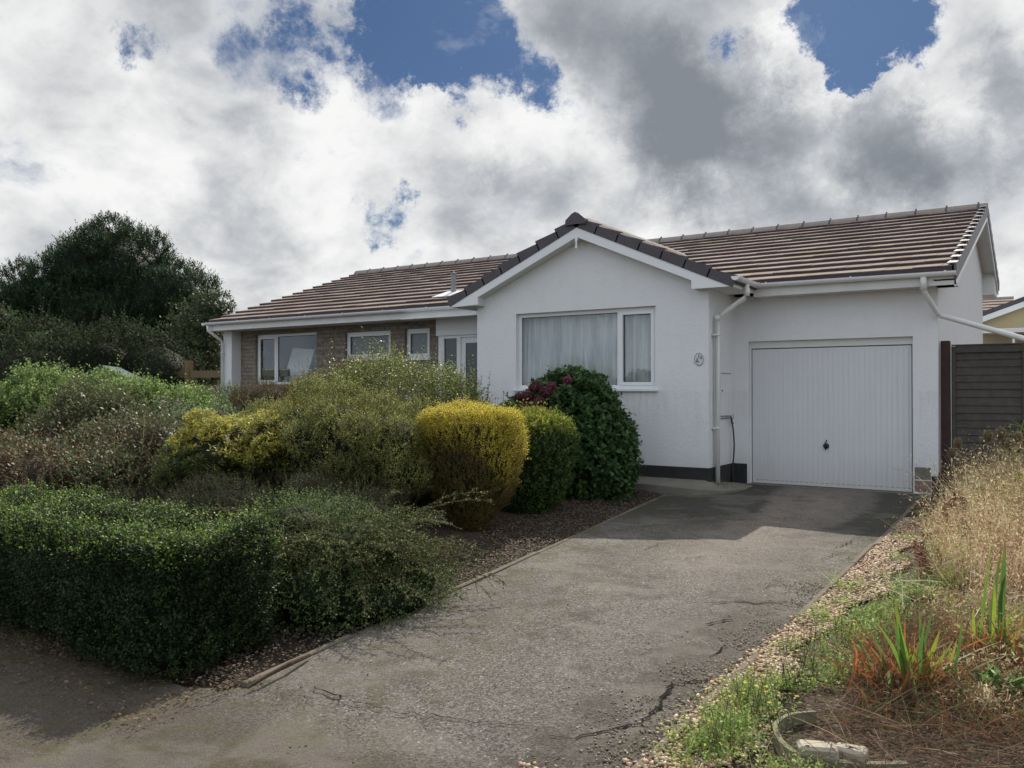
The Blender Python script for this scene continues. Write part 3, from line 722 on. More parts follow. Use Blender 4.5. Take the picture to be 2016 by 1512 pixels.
# pale inner room walls so panes look into rooms, floor at damp-proof course
r = MB(); r.box(-13.9, -6.4, 3.6, 3.65, .3, 2.69); r.box(-9.45, -9.4, SY+.26, 3.6, .3, 2.69); r.box(-13.9, WX1-.3, SY+.3, 7.4, .28, .3); r.box(-13.85, WX1-.3, SY+.27, 7.4, 2.70, 2.715); r.box(WG0+.26, WG1-.26, 2.4, 2.45, .3, 2.69)
obj('inner_wall', r, M['interior'], H)
bx0, bx1 = on(1, SY+.30, 552, 700)[0], on(1, SY+.30, 591, 700)[0]; bz = on(1, SY+.66, 552, 686)[2]  # added panel leaning back, stands in for a reflection in the glass
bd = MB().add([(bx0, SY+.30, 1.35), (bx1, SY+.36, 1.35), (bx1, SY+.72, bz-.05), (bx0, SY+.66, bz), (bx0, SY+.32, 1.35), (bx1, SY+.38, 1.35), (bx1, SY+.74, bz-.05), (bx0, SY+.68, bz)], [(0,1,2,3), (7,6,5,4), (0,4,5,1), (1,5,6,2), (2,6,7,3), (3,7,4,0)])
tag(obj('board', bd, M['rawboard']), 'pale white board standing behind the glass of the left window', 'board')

# ---- porch: clad box over a glazed screen and door
pL, pR, pY = on(1, -.02, 858, 640)[0], WG0, -.02
zb = on(1, pY, 900, 660)[2]
p = MB()
for i in range(3):
    z0_ = zb + i*.115; p.box(pL, pR-.002, pY-.0-.004*i*0, pY+.12, z0_+.004, z0_+.111)
p.box(pL+.01, pR-.002, pY+.004, pY+.11, zb, zb+.36)
porch = obj('porch_cladding', p, M['upvc'], H, bevel=.003)
p = MB(); q0 = (pL-.25, -.62, 2.655); 
p.box(pL-.35, WG0-.002, -.60, -.42, 2.665, 2.685); obj('porch_canopy', p, M['upvc'], H)
fy = pY+.03
f = MB(); x_a = on(1, fy, 863, 700)[0]; x_g0 = on(1, fy, 874, 700)[0]; x_g1 = on(1, fy, 899, 700)[0]; x_d0 = on(1, fy, 907, 700)[0]; x_dg = on(1, fy, 916, 700)[0]
ztop = zb - .002
f.box(x_a, x_g0, fy, fy+.07, .0, ztop); f.box(x_g1, x_d0, fy, fy+.07, .0, ztop); f.box(x_g0, x_g1, fy, fy+.07, ztop-.05, ztop); f.box(x_g0, x_g1, fy, fy+.07, .35, .45)
f.box(x_d0, WG0, fy, fy+.07, ztop-.04, ztop)
scr = obj('porch_screen', f, M['upvc'], H, bevel=.003)
obj('pane', MB().box(x_g0, x_g1, fy+.03, fy+.036, .45, ztop-.05), M['frosted_dark'], scr)
dw = .86
f = MB(); zt = ztop-.045
f.box(x_d0+.004, x_dg, fy+.012, fy+.06, .1, zt); f.box(x_dg, x_d0+dw, fy+.012, fy+.06, zt-.10, zt); f.box(x_d0+dw-.1, x_d0+dw, fy+.012, fy+.06, .1, zt-.1); f.box(x_dg, x_d0+dw-.1, fy+.012, fy+.06, .1, .35)
dr = obj('front_door', f, M['upvc'], H, bevel=.003); obj('pane', MB().box(x_dg, x_d0+dw-.1, fy+.03, fy+.036, .35, zt-.1), M['frosted_dark'], dr)
obj('handle', MB().tube([(x_d0+.05, fy-.02, 1.05), (x_d0+.05, fy-.035, 1.1), (x_d0+.05, fy-.035, 1.2)], .01, 8), M['metal'], dr)

# ---- garage door: ribbed up-and-over panel
dx0, dx1, dz1 = -2.135, -.005, 1.965
f = MB(); fy0 = FY+.075
f.box(gd[0], dx0-.012, fy0, fy0+.08, 0, gd[3]); f.box(dx1+.012, gd[1], fy0, fy0+.08, 0, gd[3]); f.box(dx0-.012, dx1+.012, fy0, fy0+.08, dz1+.014, gd[3])
obj('door_frame', f, M['upvc_old'], H, bevel=.003)
d = MB(); n = 30; pw = (dx1-dx0-.06)/n; prof = []
x = dx0+.03
for i in range(n):
    prof += [(x, -.005), (x+pw*.06, -.005), (x+pw*.10, -.010), (x+pw*.90, -.010), (x+pw*.94, -.005)]; x += pw
prof.append((dx1-.03, 0)); Yd = .0
V = [(a, Yd+b, .055) for a, b in prof] + [(a, Yd+b, dz1-.03) for a, b in prof]; m = len(prof)
d.add(V, [(i, i+1, m+i+1, m+i) for i in range(m-1)])
d.box(dx0, dx0+.03, Yd-.013, Yd+.03, .012, dz1); d.box(dx1-.03, dx1, Yd-.013, Yd+.03, .012, dz1); d.box(dx0+.03, dx1-.03, Yd-.012, Yd+.03, dz1-.03, dz1); d.box(dx0+.03, dx1-.03, Yd-.012, Yd+.03, .012, .055)
gdo = obj('garage_door', d, M['gdoor'], H)
s_ = MB()
for i in range(30): s_.box(dx0+.05+i*.07, dx0+.05+i*.07+.045, Yd-.0145, Yd-.012, .057, .061)
s_.box(dx0-.011, dx0-.001, Yd-.0, Yd+.02, 0., dz1); s_.box(dx1+.001, dx1+.011, Yd-.0, Yd+.02, 0., dz1); s_.box(dx0-.012, dx1+.012, Yd, Yd+.02, dz1+.001, dz1+.013); s_.box(dx0, dx1, Yd-.005, Yd+.03, .002, .011)
obj('door_seal', s_, M['black'], gdo)
hx, hz = on(1, Yd, 1627, 878)[0], on(1, Yd, 1627, 878)[2]
h = MB()
for y_, r_ in ((Yd-.012, .036), (Yd-.02, .034)): pass
vs = []; 
h.tube([(hx, Yd-.008, hz), (hx, Yd-.022, hz), (hx, Yd-.028, hz)], [.040, .040, .026], 18)
h.tube([(hx, Yd-.028, hz), (hx, Yd-.05, hz)], .014, 10)
h.tube([(hx, Yd-.052, hz-.055), (hx, Yd-.056, hz-.03), (hx, Yd-.056, hz+.03), (hx, Yd-.052, hz+.062)], [.007, .012, .012, .007], 8)
h.tube([(hx+.004, Yd-.012, hz+.062), (hx+.004, Yd-.018, hz+.085)], .008, 8)
obj('handle', h, M['black'], gdo, smooth=True)
# garage interior back so nothing leaks
# ---- number plaque "14" with a little sailing boat
pc = on(1, GY, 1376.5, 707); pl = thing('house_number', 'oval white house number plaque reading 14 with a small sailing boat', 'house sign', (float(pc[0]), GY, float(pc[2])))
R1, R2 = .066, .088; ring = MB(); fac = MB(); nseg = 40
pts = [(pc[0]+R1*math.cos(2*math.pi*i/nseg), pc[2]+R2*math.sin(2*math.pi*i/nseg)) for i in range(nseg)]
fac.prism(pts, 1, GY-.012, GY-.001); plq = obj('plate', fac, simple('ceramic_white', (.62, .66, .64), .25, .5, .04), pl)
for i in range(nseg):
    a0, a1 = 2*math.pi*i/nseg, 2*math.pi*(i+1)/nseg
    q = []
    for a in (a0, a1):
        for k_ in (1.0, .90): q.append((pc[0]+R1*k_*math.cos(a), pc[2]+R2*k_*math.sin(a)))
    ring.add([(q[0][0], GY-.015, q[0][1]), (q[1][0], GY-.015, q[1][1]), (q[3][0], GY-.015, q[3][1]), (q[2][0], GY-.015, q[2][1]), (q[0][0], GY-.011, q[0][1]), (q[1][0], GY-.0122, q[1][1]), (q[3][0], GY-.0122, q[3][1]), (q[2][0], GY-.011, q[2][1])], [(0,1,2,3), (0,3,7,4), (1,5,6,2)])
obj('rim', ring, simple('plaque_rim', (.20, .23, .22), .35, .5, .1), pl)
def pq(mb, poly, y0=GY-.0145, y1=GY-.0125): mb.prism([(pc[0]+a, pc[2]+b) for a, b in poly], 1, y0, y1)
t = MB(); pq(t, [(-.003, .012), (.005, .012), (.005, .066), (-.001, .066), (-.010, .056), (-.010, .050), (-.003, .055)])
pq(t, [(.032, -.004), (.039, -.004), (.039, .044), (.033, .044)]); pq(t, [(.014, .006), (.046, .006), (.046, .012), (.014, .012)], GY-.0146); pq(t, [(.014, .012), (.020, .012), (.036, .044), (.031, .044)], GY-.0147)
obj('digits', t, M['black'], pl)
t = MB(); pq(t, [(-.046, -.028), (-.004, -.028), (-.012, -.045), (-.036, -.045)]); pq(t, [(-.026, -.026), (-.0235, -.026), (-.0235, .026), (-.026, .026)]); pq(t, [(-.010, -.06), (-.003, -.064), (-.006, -.072), (-.014, -.067)]); pq(t, [(-.002, -.03), (.012, -.04), (.010, -.046), (-.006, -.036)])
obj('boat_emblem', t, M['verge'], pl)
t = MB(); pq(t, [(-.022, -.022), (-.002, -.022), (-.022, .022)]); pq(t, [(-.028, -.022), (-.042, -.022), (-.028, .014)])
obj('sail_emblem', t, simple('sail_tan', (.30, .26, .2), .5, .3, .1), pl)
# ---- meter cupboard + hose on the return wall
mc = MB().box(WG1, WG1+.012, -.72, -.32, .98, 1.60); obj('meter_cupboard', mc, M['render'], H, bevel=.003)
obj('cupboard_trim', MB().box(WG1, WG1+.018, -.73, -.31, 1.606, 1.612), M['lead'], H)
obj('lock', MB().tube([(WG1+.01, -.69, 1.36), (WG1+.02, -.69, 1.36)], .012, 10), M['black'], H)
hb = thing('garden_hose', 'black hose hanging from a metal wall bracket by the downpipe', 'hose', (-2.33, -.4, .98))
b = MB(); b.tube([(WG1+.012, -.74, 1.0), (WG1+.03, -.38, .995)], .006, 6); b.tube([(WG1+.012, -.74, .965), (WG1+.03, -.38, .965)], .006, 6); b.tube([(WG1+.03, -.38, 1.0), (WG1+.03, -.36, .90)], .006, 6)
b.tube([(WG1+.03+.0, -.36, .92)] + [(WG1+.03, -.36+.09*math.sin(a), .99-.07*math.cos(a)) for a in np.linspace(.3, 2.0, 8)], .005, 6)
b.tube([(WG1+.03, -.36, .89)] + [(WG1+.03, -.30+.045*math.sin(a), .90-.03*math.cos(a)) for a in np.linspace(-1.2, 1.5, 8)], .005, 6)
obj('bracket', b, M['black'], hb)
pts = [(WG1+.035, -.385, .985), (WG1+.05, -.35, .85), (WG1+.055, -.32, .7), (WG1+.055, -.305, .58), (WG1+.05, -.30, .45), (WG1+.045, -.31, .35), (WG1+.03, -.33, .22), (WG1+.03, -.34, .02)]
obj('hose', MB().tube(pts, .011, 8), M['black'], hb, smooth=True)
# ---- flue pipe on the left roof slope, with its flashing
fl_y = .55; fz = EZ + (fl_y-EY)*sf; fx = on(1, fl_y, 893, 560)[0]
f = MB().lathe((fx, fl_y, fz-.05), [(.052, 0), (.052, .26), (.058, .262), (.058, .30), (.050, .302), (.050, .40), (.046, .42), (.046, .45)], 14)
for k_ in range(9):
    a = 2*math.pi*k_/9; f.box(fx+.05*math.cos(a)-.006, fx+.05*math.cos(a)+.006, fl_y+.05*math.sin(a)-.006, fl_y+.05*math.sin(a)+.006, fz+.39, fz+.425)
f.lathe((fx, fl_y, fz+.41), [(.03, 0), (.028, .03), (.012, .04)], 12)
fo_ = obj('flue', f, M['lead'], H, smooth=False)
f = MB().obox((fx-.2, fl_y-.42, EZ + (fl_y-.42-EY)*sf + .06), (.42, 0, 0), (0, .5, .5*sf), (0, -.003, .012)); obj('flashing', f, M['upvc'], fo_)

# ================================================================== FENCE on the right, neighbours
def fence_panel(x0, x1, y, zt, name_label):
    f = thing('fence', name_label, 'fence', ((x0+x1)/2, y, .1))
    s = MB(); z = zt-.10; k = 0
    while z > .1:
        h = .098 + random.uniform(-.004, .004)
        sag = random.uniform(-.004, .004)
        s.obox((x0+.05, y+.0+random.uniform(-.004, .003), z-h-.002), (x1-x0-.1, 0, sag), (0, .012, .0), (0, .016, h+.012)); z -= h-.004 + (.009 if k in (1, 4, 5, 6, 11) else 0); k += 1
    obj('slats', s, M['fence'], f)
    b = MB(); b.box(x0, x0+.05, y-.022, y+.03, .05, zt-.02); b.box(x1-.05, x1, y-.022, y+.03, .05, zt-.02); b.box(x0+.05, x1-.05, y-.018, y+.03, zt-.105, zt-.012); b.box(x0-.0, x1, y-.03, y+.045, zt-.012, zt+.004)
    b.box((x0+x1)/2-.02, (x0+x1)/2+.02, y+.031, y+.05, .1, zt-.1)
    obj('fence_frame', b, M['fence'], f, bevel=.003); return f
M['fence'] = simple('weathered_fence_timber', (.085, .078, .068), .85, .2, .4, 12, 70, .6, .008)
M['post'] = simple('stained_post', (.05, .026, .024), .7, .3, .3, 9, 60, .4)
fence_panel(.455, 1.30, .12, 1.96, 'weathered horizontal slat fence panel beside the garage corner')
fence_panel(1.40, 3.2, .12, 1.95, 'long slat fence panel running off the right edge')
tag(obj('fence_post', MB().box(.335, .445, .05, .15, -.1, 2.015), M['post'], bevel=.008), 'dark red stained post between garage wall and fence', 'post')
tag(obj('fence_post', MB().box(1.31, 1.39, .09, .17, -.1, 2.0), M['fence'], bevel=.006), 'grey weathered post between the two fence panels at the right edge', 'post')

# neighbour at the back right: cream gable end with dark verge, tiled roof, glazed lean-to
nb = thing('neighbour_house', 'cream yellow neighbouring house with tiled roof behind the fence', 'house', (5, 16, 0))
NY = 15.0
P1 = on(1, NY, 1925, 622); P2 = on(1, NY, 2016, 589); sl_ = (P2[2]-P1[2])/(P2[0]-P1[0]); xe = P1[0]-1.2; ze = P1[2] - 1.2*sl_; xa_ = xe + 5.2; za_ = ze + 5.2*sl_
obj('wall', MB().prism([(xe+.4, 0), (2*xa_-xe-.4, 0), (2*xa_-xe-.4, ze+.0), (xa_, za_-.2), (xe+.4, ze+.0)], 1, NY+.1, NY+8), M['yellowrender'], nb)
rf = MB(); fb = MB()
for sg in (1, -1):
    xx = xe if sg == 1 else 2*xa_-xe
    tiles(rf, fb, (xx, NY-.1, ze), (0, 1, 0), (xa_-xx, 0, za_-ze), 8.4, math.hypot(xa_-xe, za_-ze), 14, .33, .05, 0, RR)
r_ = obj('roof', rf, M['tiles'], nb); obj('roof_battens', fb, M['tilefront'], r_)
b = MB(); b.prism([(xe, ze+.06), (xa_, za_+.06), (2*xa_-xe, ze+.06), (2*xa_-xe, ze-.06), (xa_, za_-.06), (xe, ze-.06)], 1, NY-.14, NY-.10); obj('verge', b, M['verge'], r_)
b = MB(); b.prism([(xe+.05, ze-.06), (xa_, za_-.06), (2*xa_-xe-.05, ze-.06), (2*xa_-xe-.05, ze-.22), (xa_, za_-.22), (xe+.05, ze-.22)], 1, NY-.12, NY-.09); obj('bargeboard', b, M['upvc'], nb)
c1 = on(1, NY-1.6, 1930, 655); ct = c1[2]; cx0 = on(1, NY-1.6, 1925, 655)[0]
b = MB(); b.box(cx0, cx0+5, NY-1.6, NY-1.5, ct-.02, ct+.08); b.box(cx0, cx0+5, NY-1.6, NY-1.5, .0, 1.1)
for i in range(7): b.box(cx0+i*.8, cx0+i*.8+.05, NY-1.59, NY-1.51, 1.1, ct-.02)
b.box(cx0, cx0+5, NY-1.45, NY+.1, ct+.05, ct+.1)
lt = obj('lean_to', b, M['upvc'], nb); obj('pane', MB().box(cx0+.05, cx0+4.9, NY-1.56, NY-1.55, 1.1, ct-.02), M['glass'], lt)
# second neighbour roof further back
n2 = thing('far_house', 'brown tiled roof of a further house showing above the cream gable', 'house', (4, 24, 0))
Yb = 24.; z_r = on(1, Yb, 1960, 590)[2]; xr0, xr1 = on(1, Yb, 1880, 600)[0], on(1, Yb, 1996, 600)[0]
rf, fb = MB(), MB(); tiles(rf, fb, (xr0, Yb-3, z_r-1.0), (1, 0, 0), (0, 3, 1.0), xr1-xr0, math.hypot(3, 1), 7, .33, .05, 0, RR)
r_ = obj('roof', rf, M['tiles'], n2); obj('roof_battens', fb, M['tilefront'], r_)
a, b = ridge(xr0, xr1, Yb, z_r+.03, 0); obj('ridge_tiles', a, M['ridge'], r_)
obj('wall', MB().box(xr0+.3, xr1-.3, Yb-2.6, Yb, 0, z_r-.95), M['yellowrender'], n2)
# neighbour house on the far left: only its brown roof shows through the tree
n3 = thing('left_neighbour_house', 'brown roofed house glimpsed behind the tree left of the bungalow', 'house', (-24, 8, 0))
c = dep(432, 700, 27); rz_ = dep(432, 655, 27)[2]; ez_ = dep(432, 718, 27)[2]
rf, fb = MB(), MB(); tiles(rf, fb, (c[0]-6, c[1]-2, ez_), (1, 0, 0), (0, 3.2, rz_-ez_+.2), 9, math.hypot(3.2, rz_-ez_+.2), 8, .33, .05, 0, RR)
M['tiles_red'] = m_tiles('roof_tiles_brown', (.19, .12, .09), (.28, .19, .15))
r_ = obj('roof', rf, M['tiles_red'], n3); obj('roof_battens', fb, M['tilefront'], r_)
obj('wall', MB().box(c[0]-5.8, c[0]+2.8, c[1]-1.6, c[1]+4, 0, ez_+.05), M['yellowrender'], n3)
# timber post-and-rail by the left end of the bungalow
tf = thing('timber_fence', 'brown timber fence rails beside the left end of the bungalow', 'fence', tuple(dep(400, 780, 20)))
c = dep(372, 710, 20.); zt = c[2]; zr = dep(372, 742, 20.)[2]
obj('post', MB().box(c[0]-.07, c[0]+.07, c[1]-.07, c[1]+.07, 0, zt), M['timber'], tf); obj('post', MB().box(c[0]+1.6, c[0]+1.72, c[1]-.06, c[1]+.06, 0, zr+.1), M['timber'], tf)
for za, zc in ((-.02, .14), (-.35, -.2), (-.7, -.5)): obj('rail', MB().box(c[0]-2.5, c[0]+3.5, c[1]-.03, c[1]+.03, zr+za, zr+zc), M['timber'], tf)
# green shed
sc_ = dep(200, 745, 17.5); sh = thing('garden_shed', 'small garden shed with green felt roof behind the shrubs', 'shed', (float(sc_[0]), float(sc_[1]), 0))
a1 = dep(203, 719, 17.5); a0 = dep(140, 745, 17.5); a2 = dep(238, 740, 17.5)
dR = nrm(np.array([_R[0], _R[1], 0])); dF = nrm(np.array([_F0[0], _F0[1], 0])); ctr = a1 - [0, 0, 0]
def sp_(u, f_, z): v = ctr + dR*u + dF*f_; return (v[0], v[1], z)
u0, u2 = -.80, .62; zt_ = a1[2]; z0_ = zt_-.36; z2_ = zt_-.30
rf = MB()
for (ua, za, ub, zb_) in ((u0, z0_, 0, zt_), (0, zt_, u2, z2_)):
    rf.add([sp_(ua, -.05, za), sp_(ub, -.05, zb_), sp_(ub-.45, 1.7, zb_), sp_(ua-.45, 1.7, za), sp_(ua, -.05, za-.05), sp_(ub, -.05, zb_-.05), sp_(ub-.45, 1.7, zb_-.05), sp_(ua-.45, 1.7, za-.05)], [(0,1,2,3), (7,6,5,4), (0,4,5,1), (1,5,6,2), (2,6,7,3), (3,7,4,0)])
obj('roof', rf, M['shedfelt'], sh)
w = MB(); w.add([sp_(u0+.1, 0, 0), sp_(u2-.1, 0, 0), sp_(u2-.1, 0, z2_), sp_(0, 0, zt_-.06), sp_(u0+.1, 0, z0_), sp_(u0-.3, 1.6, 0), sp_(u2-.5, 1.6, 0), sp_(u2-.5, 1.6, z2_), sp_(-.4, 1.6, zt_-.06), sp_(u0-.3, 1.6, z0_)], [(0,1,2,3,4), (9,8,7,6,5), (0,5,6,1), (1,6,7,2), (4,9,5,0)])
obj('wall', w, M['shedfelt'], sh)
# ================================================================== PLANTS
UP = np.array([0, 0, 1.])
def E_(px, py, z, rx, ry, rz=None):
    """ellipsoid centre found on the site, radii in metres along x, y, z"""
    c = dep(px, py, z); return (c[0], c[1], c[2], rx, ry, rz if rz is not None else rx)
def lump(ells, n, r, squash=.8, shell=.1, zmin=None):
    P, Nn = surf(ells, n, shell, .9, .05, zmin); k = rng.uniform(.6, 1.25, n)*r
    return [tuple(ells[i]) for i in range(len(ells))] + [(p[0], p[1], p[2], a, a, a*squash) for p, a in zip(P, k)]
def cyc(pal_, w=None, jit=.18): return lambda p, t: pal(len(p), pal_, w, jit)
def plant(name, label, cat, base, group=None): return thing(name, label, cat, tuple(float(c) for c in base), group)
def bush(t, ells, n, k, L, W, colfn, ln=.08, up=.5, out=.8, core=None, corescale=.86, mat='leaf', droop=0., shell=.25, zmin=None, nst=9, spread=.9, keep=.86, amp=.08, stemr=.012, fold=.12, tw=True, base=None):
    fo = Fol(); P, Nn = surf(ells, n, shell, keep, amp, zmin)
    A = nrm(Nn*out + UP*up + rng.normal(0, .3, (n, 3)))
    tws = []; sprigs(fo, P - A*ln*.5, A, rng.uniform(.6, 1.4, n)*ln*np.where(rng.random(n) < .06, 1.9, 1.), k, L, W, colfn, spread, droop, tws, fold)
    if core is not None:
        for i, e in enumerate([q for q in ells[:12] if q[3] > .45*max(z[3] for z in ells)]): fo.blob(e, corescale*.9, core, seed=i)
    o = fo.build('foliage', M[mat], t)
    if tw: sticks(tws, .0022, 'twigs', M['twig'], t)
    b = base if base is not None else t.location
    obj('branches', stems(b, ells, nst, stemr), M['bark'], t)
    return o
G_ = lambda *a: a
# --- clipped box hedge along the road edge
hx0, hx1, hy0, hy1, hz0, hz1 = -7.2, -2.36, -9.50, -8.74, -.2, .49
t = plant('box_hedge', 'dense dark green clipped box hedge along the road at lower left', 'hedge', (-4.6, -9.0, -.19))
n = 19000; fo = Fol(); m = n
face = rng.choice(4, m, p=[.40, .32, .08, .20]); u, v = rng.random(m), rng.random(m)
X = np.where(face == 2, hx1, hx0 + (hx1-hx0)*u**.8); Xn = hx0 + (hx1-hx0)*u**.75
P = np.zeros((m, 3)); Nn = np.zeros((m, 3))
def topz(x, y): return hz1 + .035*np.sin(x*2.3) + .025*np.sin(x*7+y*5) - .07*np.clip((x+3.6)/1., 0, 1)*0 
fr = face == 0; tp = face == 1; en = face == 2; bk = face == 3
P[fr] = np.stack([Xn[fr], hy0 + .05*np.sin(Xn[fr]*3.1+v[fr]*4) + .0*v[fr], hz0+.03 + (hz1-hz0)*v[fr]], 1); Nn[fr] = [0, -1, .1]
yy = hy0 + (hy1-hy0)*v; P[tp] = np.stack([Xn[tp], yy[tp], topz(Xn[tp], yy[tp])], 1); Nn[tp] = [0, 0, 1]
P[en] = np.stack([np.full(en.sum(), hx1), hy0 + (hy1-hy0)*u[en], hz0 + (hz1-hz0)*v[en]], 1); Nn[en] = [1, 0, .1]
P[bk] = np.stack([Xn[bk], np.full(bk.sum(), hy1), hz0 + (hz1-hz0)*v[bk]], 1); Nn[bk] = [0, 1, .1]
lumpd = .085*wob(P*2.2) + .045*wob(P*7 + 3)
# round the shoulders
sh_ = np.clip((P[:, 2] - (hz1-.12))/.12, 0, 1)
P[:, 1] += np.where(fr, sh_*.07, 0); P[:, 0] -= np.where(en, sh_*.10, 0)
P += Nn*(lumpd[:, None] - .07*rng.random((m, 1)))
A = nrm(Nn*.6 + UP*.9 + rng.normal(0, .3, (m, 3)))
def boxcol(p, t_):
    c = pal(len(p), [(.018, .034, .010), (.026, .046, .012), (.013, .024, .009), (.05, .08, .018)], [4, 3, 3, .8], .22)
    lt = (t_ > .7)[:, None]; return np.where(lt & (p[:, 2] > hz1-.1)[:, None], c*[5.5, 5.0, 2.4], c)  # top tips lightened as if sunlit, side leaves darkened as shade
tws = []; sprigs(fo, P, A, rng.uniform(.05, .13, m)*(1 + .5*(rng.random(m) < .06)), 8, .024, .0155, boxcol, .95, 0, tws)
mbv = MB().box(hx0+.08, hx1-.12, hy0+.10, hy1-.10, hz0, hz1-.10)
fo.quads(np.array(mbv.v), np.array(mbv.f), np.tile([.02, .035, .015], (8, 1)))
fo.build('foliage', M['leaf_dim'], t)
st = MB()
for i in range(26):
    x = hx0+.2+i*.17; st.tube([(x, -8.97, -.25), (x+random.uniform(-.05, .05), -9.0, .0), (x+random.uniform(-.1, .1), -9.0+random.uniform(-.1, .1), .35)], [.014, .011, .006], 5)
obj('branches', st, M['bark'], t)

# --- sprawling small-leaved shrub with arching sprays, at the corner of the drive
def arching(t, base, n, L0, col, leafL, leafW, k, dirs, name='sprays', mat='leaf', rise=.9, fall=.7, seed=0):
    """long arching stems set with leaves and short side sprays"""
    fo = Fol(); seg = []; 
    a = dirs(n); ln = L0*rng.uniform(.55, 1.1, n); b = np.array(base) + np.stack([rng.normal(0, .13, n), rng.normal(0, .13, n), rng.uniform(0, .1, n)], 1)
    ns = 14
    pts = []
    for i in range(ns+1):
        s_ = i/ns; p = b + a*ln[:, None]*s_ + UP*(rise*ln*s_*(1 - s_*fall))[:, None]; pts.append(p)
    for i in range(ns): seg.append((pts[i], pts[i+1]))
    for i in range(3, ns+1):
        tang = nrm(pts[min(i+1, ns)] - pts[max(0, i-1)])
        for q in range(2):
            m_ = n; sd = nrm(np.cross(tang, UP + rng.normal(0, .5, (m_, 3))))*(1 if q else -1)
            A_ = nrm(tang*.9 + sd*.8 + UP*.25 + rng.normal(0, .25, (m_, 3)))
            sprigs(fo, pts[i-1]*(1-.5) + pts[i]*.5, A_, rng.uniform(.05, .16, m_)*(1.1 - .4*i/ns), k, leafL, leafW, col, .85, .1, seg)
        sprigs(fo, pts[i-1], nrm(pts[i]-pts[i-1]), np.linalg.norm(pts[i]-pts[i-1], axis=1), 5, leafL, leafW, col, 1., 0)
    fo.build('foliage', M[mat], t); sticks(seg, .0028, name, M['twig'], t)
t = plant('arching_shrub', 'sprawling small leaved shrub with arching sprays overhanging the drive kerb', 'shrub', (-3.1, -7.65, -.15))
cot = [(.075, .125, .038), (.13, .19, .06), (.035, .06, .02), (.24, .27, .11)]
fo = Fol(); eA = [(-2.85, -7.75, .1, .62, .55, .42), (-2.45, -7.6, -.02, .42, .5, .24), (-3.1, -7.95, .25, .4, .4, .35), (-2.5, -8.25, -.02, .36, .42, .28), (-2.25, -7.9, -.08, .30, .6, .17)]; P, Nn = surf(eA, 4600, .5, .8, .15, -.16); sprigs(fo, P, nrm(Nn*.9 + UP*.25 + rng.normal(0, .35, (len(P), 3))), rng.uniform(.06, .18, len(P)), 8, .020, .012, cyc(cot, [4, 3, 4, .5]), .9, .1)
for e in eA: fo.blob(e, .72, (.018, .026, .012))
fo.build('inner_foliage', M['leaf'], t)
def dcot(n):
    az = rng.uniform(-math.pi, math.pi, n); az = np.where(rng.random(n) < .65, rng.uniform(-2.2, .75, n), az); r = rng.uniform(.35, 1.05, n)
    return np.stack([np.cos(az)*r, np.sin(az)*r*.8, rng.uniform(-.05, .5, n)], 1)
arching(t, (-2.85, -7.75, -.13), 420, 1.16, cyc(cot, [4, 3, 3, .8]), .019, .011, 6, dcot, rise=.66, fall=.95)

# --- big mixed mound behind: small-leaved mound, yellow-leaved shrub, taller loose shrub
t = plant('mounded_shrub', 'broad olive green mounded shrub below the left windows', 'shrub', (-5.2, -5.5, -.1))
eM = [(-5.25, -5.55, .59, 1.35, .95, .74), (-4.45, -5.35, .52, .75, .75, .68), (-5.75, -6.05, .35, .9, .6, .6), (-6.2, -5.0, .60, .8, .8, .62), (-4.55, -6.0, .15, .7, .55, .55)]
def moundcol(p, t_):
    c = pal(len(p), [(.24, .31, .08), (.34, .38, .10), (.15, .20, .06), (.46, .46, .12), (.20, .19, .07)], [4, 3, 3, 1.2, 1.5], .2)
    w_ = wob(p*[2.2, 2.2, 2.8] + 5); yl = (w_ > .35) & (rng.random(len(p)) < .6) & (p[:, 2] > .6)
    lo = np.clip((.62 + .25*w_ - p[:, 2])/.35, 0, 1)[:, None]; c = c*(1-lo) + pal(len(p), [(.026, .036, .015), (.040, .050, .020)])*lo  # lower leaves darkened to paint in the shade under the mound
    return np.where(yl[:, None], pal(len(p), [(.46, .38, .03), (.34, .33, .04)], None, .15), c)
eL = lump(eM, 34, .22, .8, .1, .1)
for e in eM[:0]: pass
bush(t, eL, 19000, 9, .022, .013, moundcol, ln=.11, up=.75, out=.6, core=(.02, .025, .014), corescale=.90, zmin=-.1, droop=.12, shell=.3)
# --- yellow-leaved shrub on the left of the mound
t = plant('yellow_leaved_shrub', 'yellow tipped shrub with long fingered leaves left of the olive mound', 'shrub', (-6.0, -6.9, -.1))
eY = [E_(420, 905, 8.7, .46, .5, .40), E_(368, 935, 8.5, .26, .35, .32), E_(470, 900, 8.9, .50, .5, .46), E_(540, 890, 8.8, .35, .4, .42)]
def ycol(p, t_):
    hi = p[:, 2] > .70 + .2*wob(p*5); a = pal(len(p), [(.56, .46, .07), (.36, .36, .07), (.22, .24, .05)], [2.2, 3, 2], .18); b = pal(len(p), [(.10, .13, .03), (.06, .10, .03), (.14, .15, .03)], None, .2)
    return np.where(hi[:, None], a, b)  # yellow tips brightened as if sunlit, lower leaves darkened as shade
bush(t, lump(eY, 12, .14, .8), 1500, 9, .075, .020, ycol, ln=.07, up=.8, out=.6, core=(.03, .04, .015), mat='leaf_thin', zmin=-.1, spread=1.3, droop=.3)
# dark under-planting between hedge and mound
t = plant('low_dark_shrub', 'low dark green shrub in the shade between box hedge and olive mound', 'shrub', (-4.7, -7.4, -.12))
eD = [(-4.9, -7.2, .10, 1.0, .55, .42), (-3.9, -6.7, .05, .75, .6, .45), (-5.9, -7.5, .0, .8, .5, .40)]
bush(t, lump(eD, 14, .16, .8), 7500, 8, .026, .015, cyc([(.022, .04, .018), (.035, .055, .02), (.018, .03, .016)]), ln=.11, up=.6, out=.7, core=(.02, .03, .015), zmin=-.1)
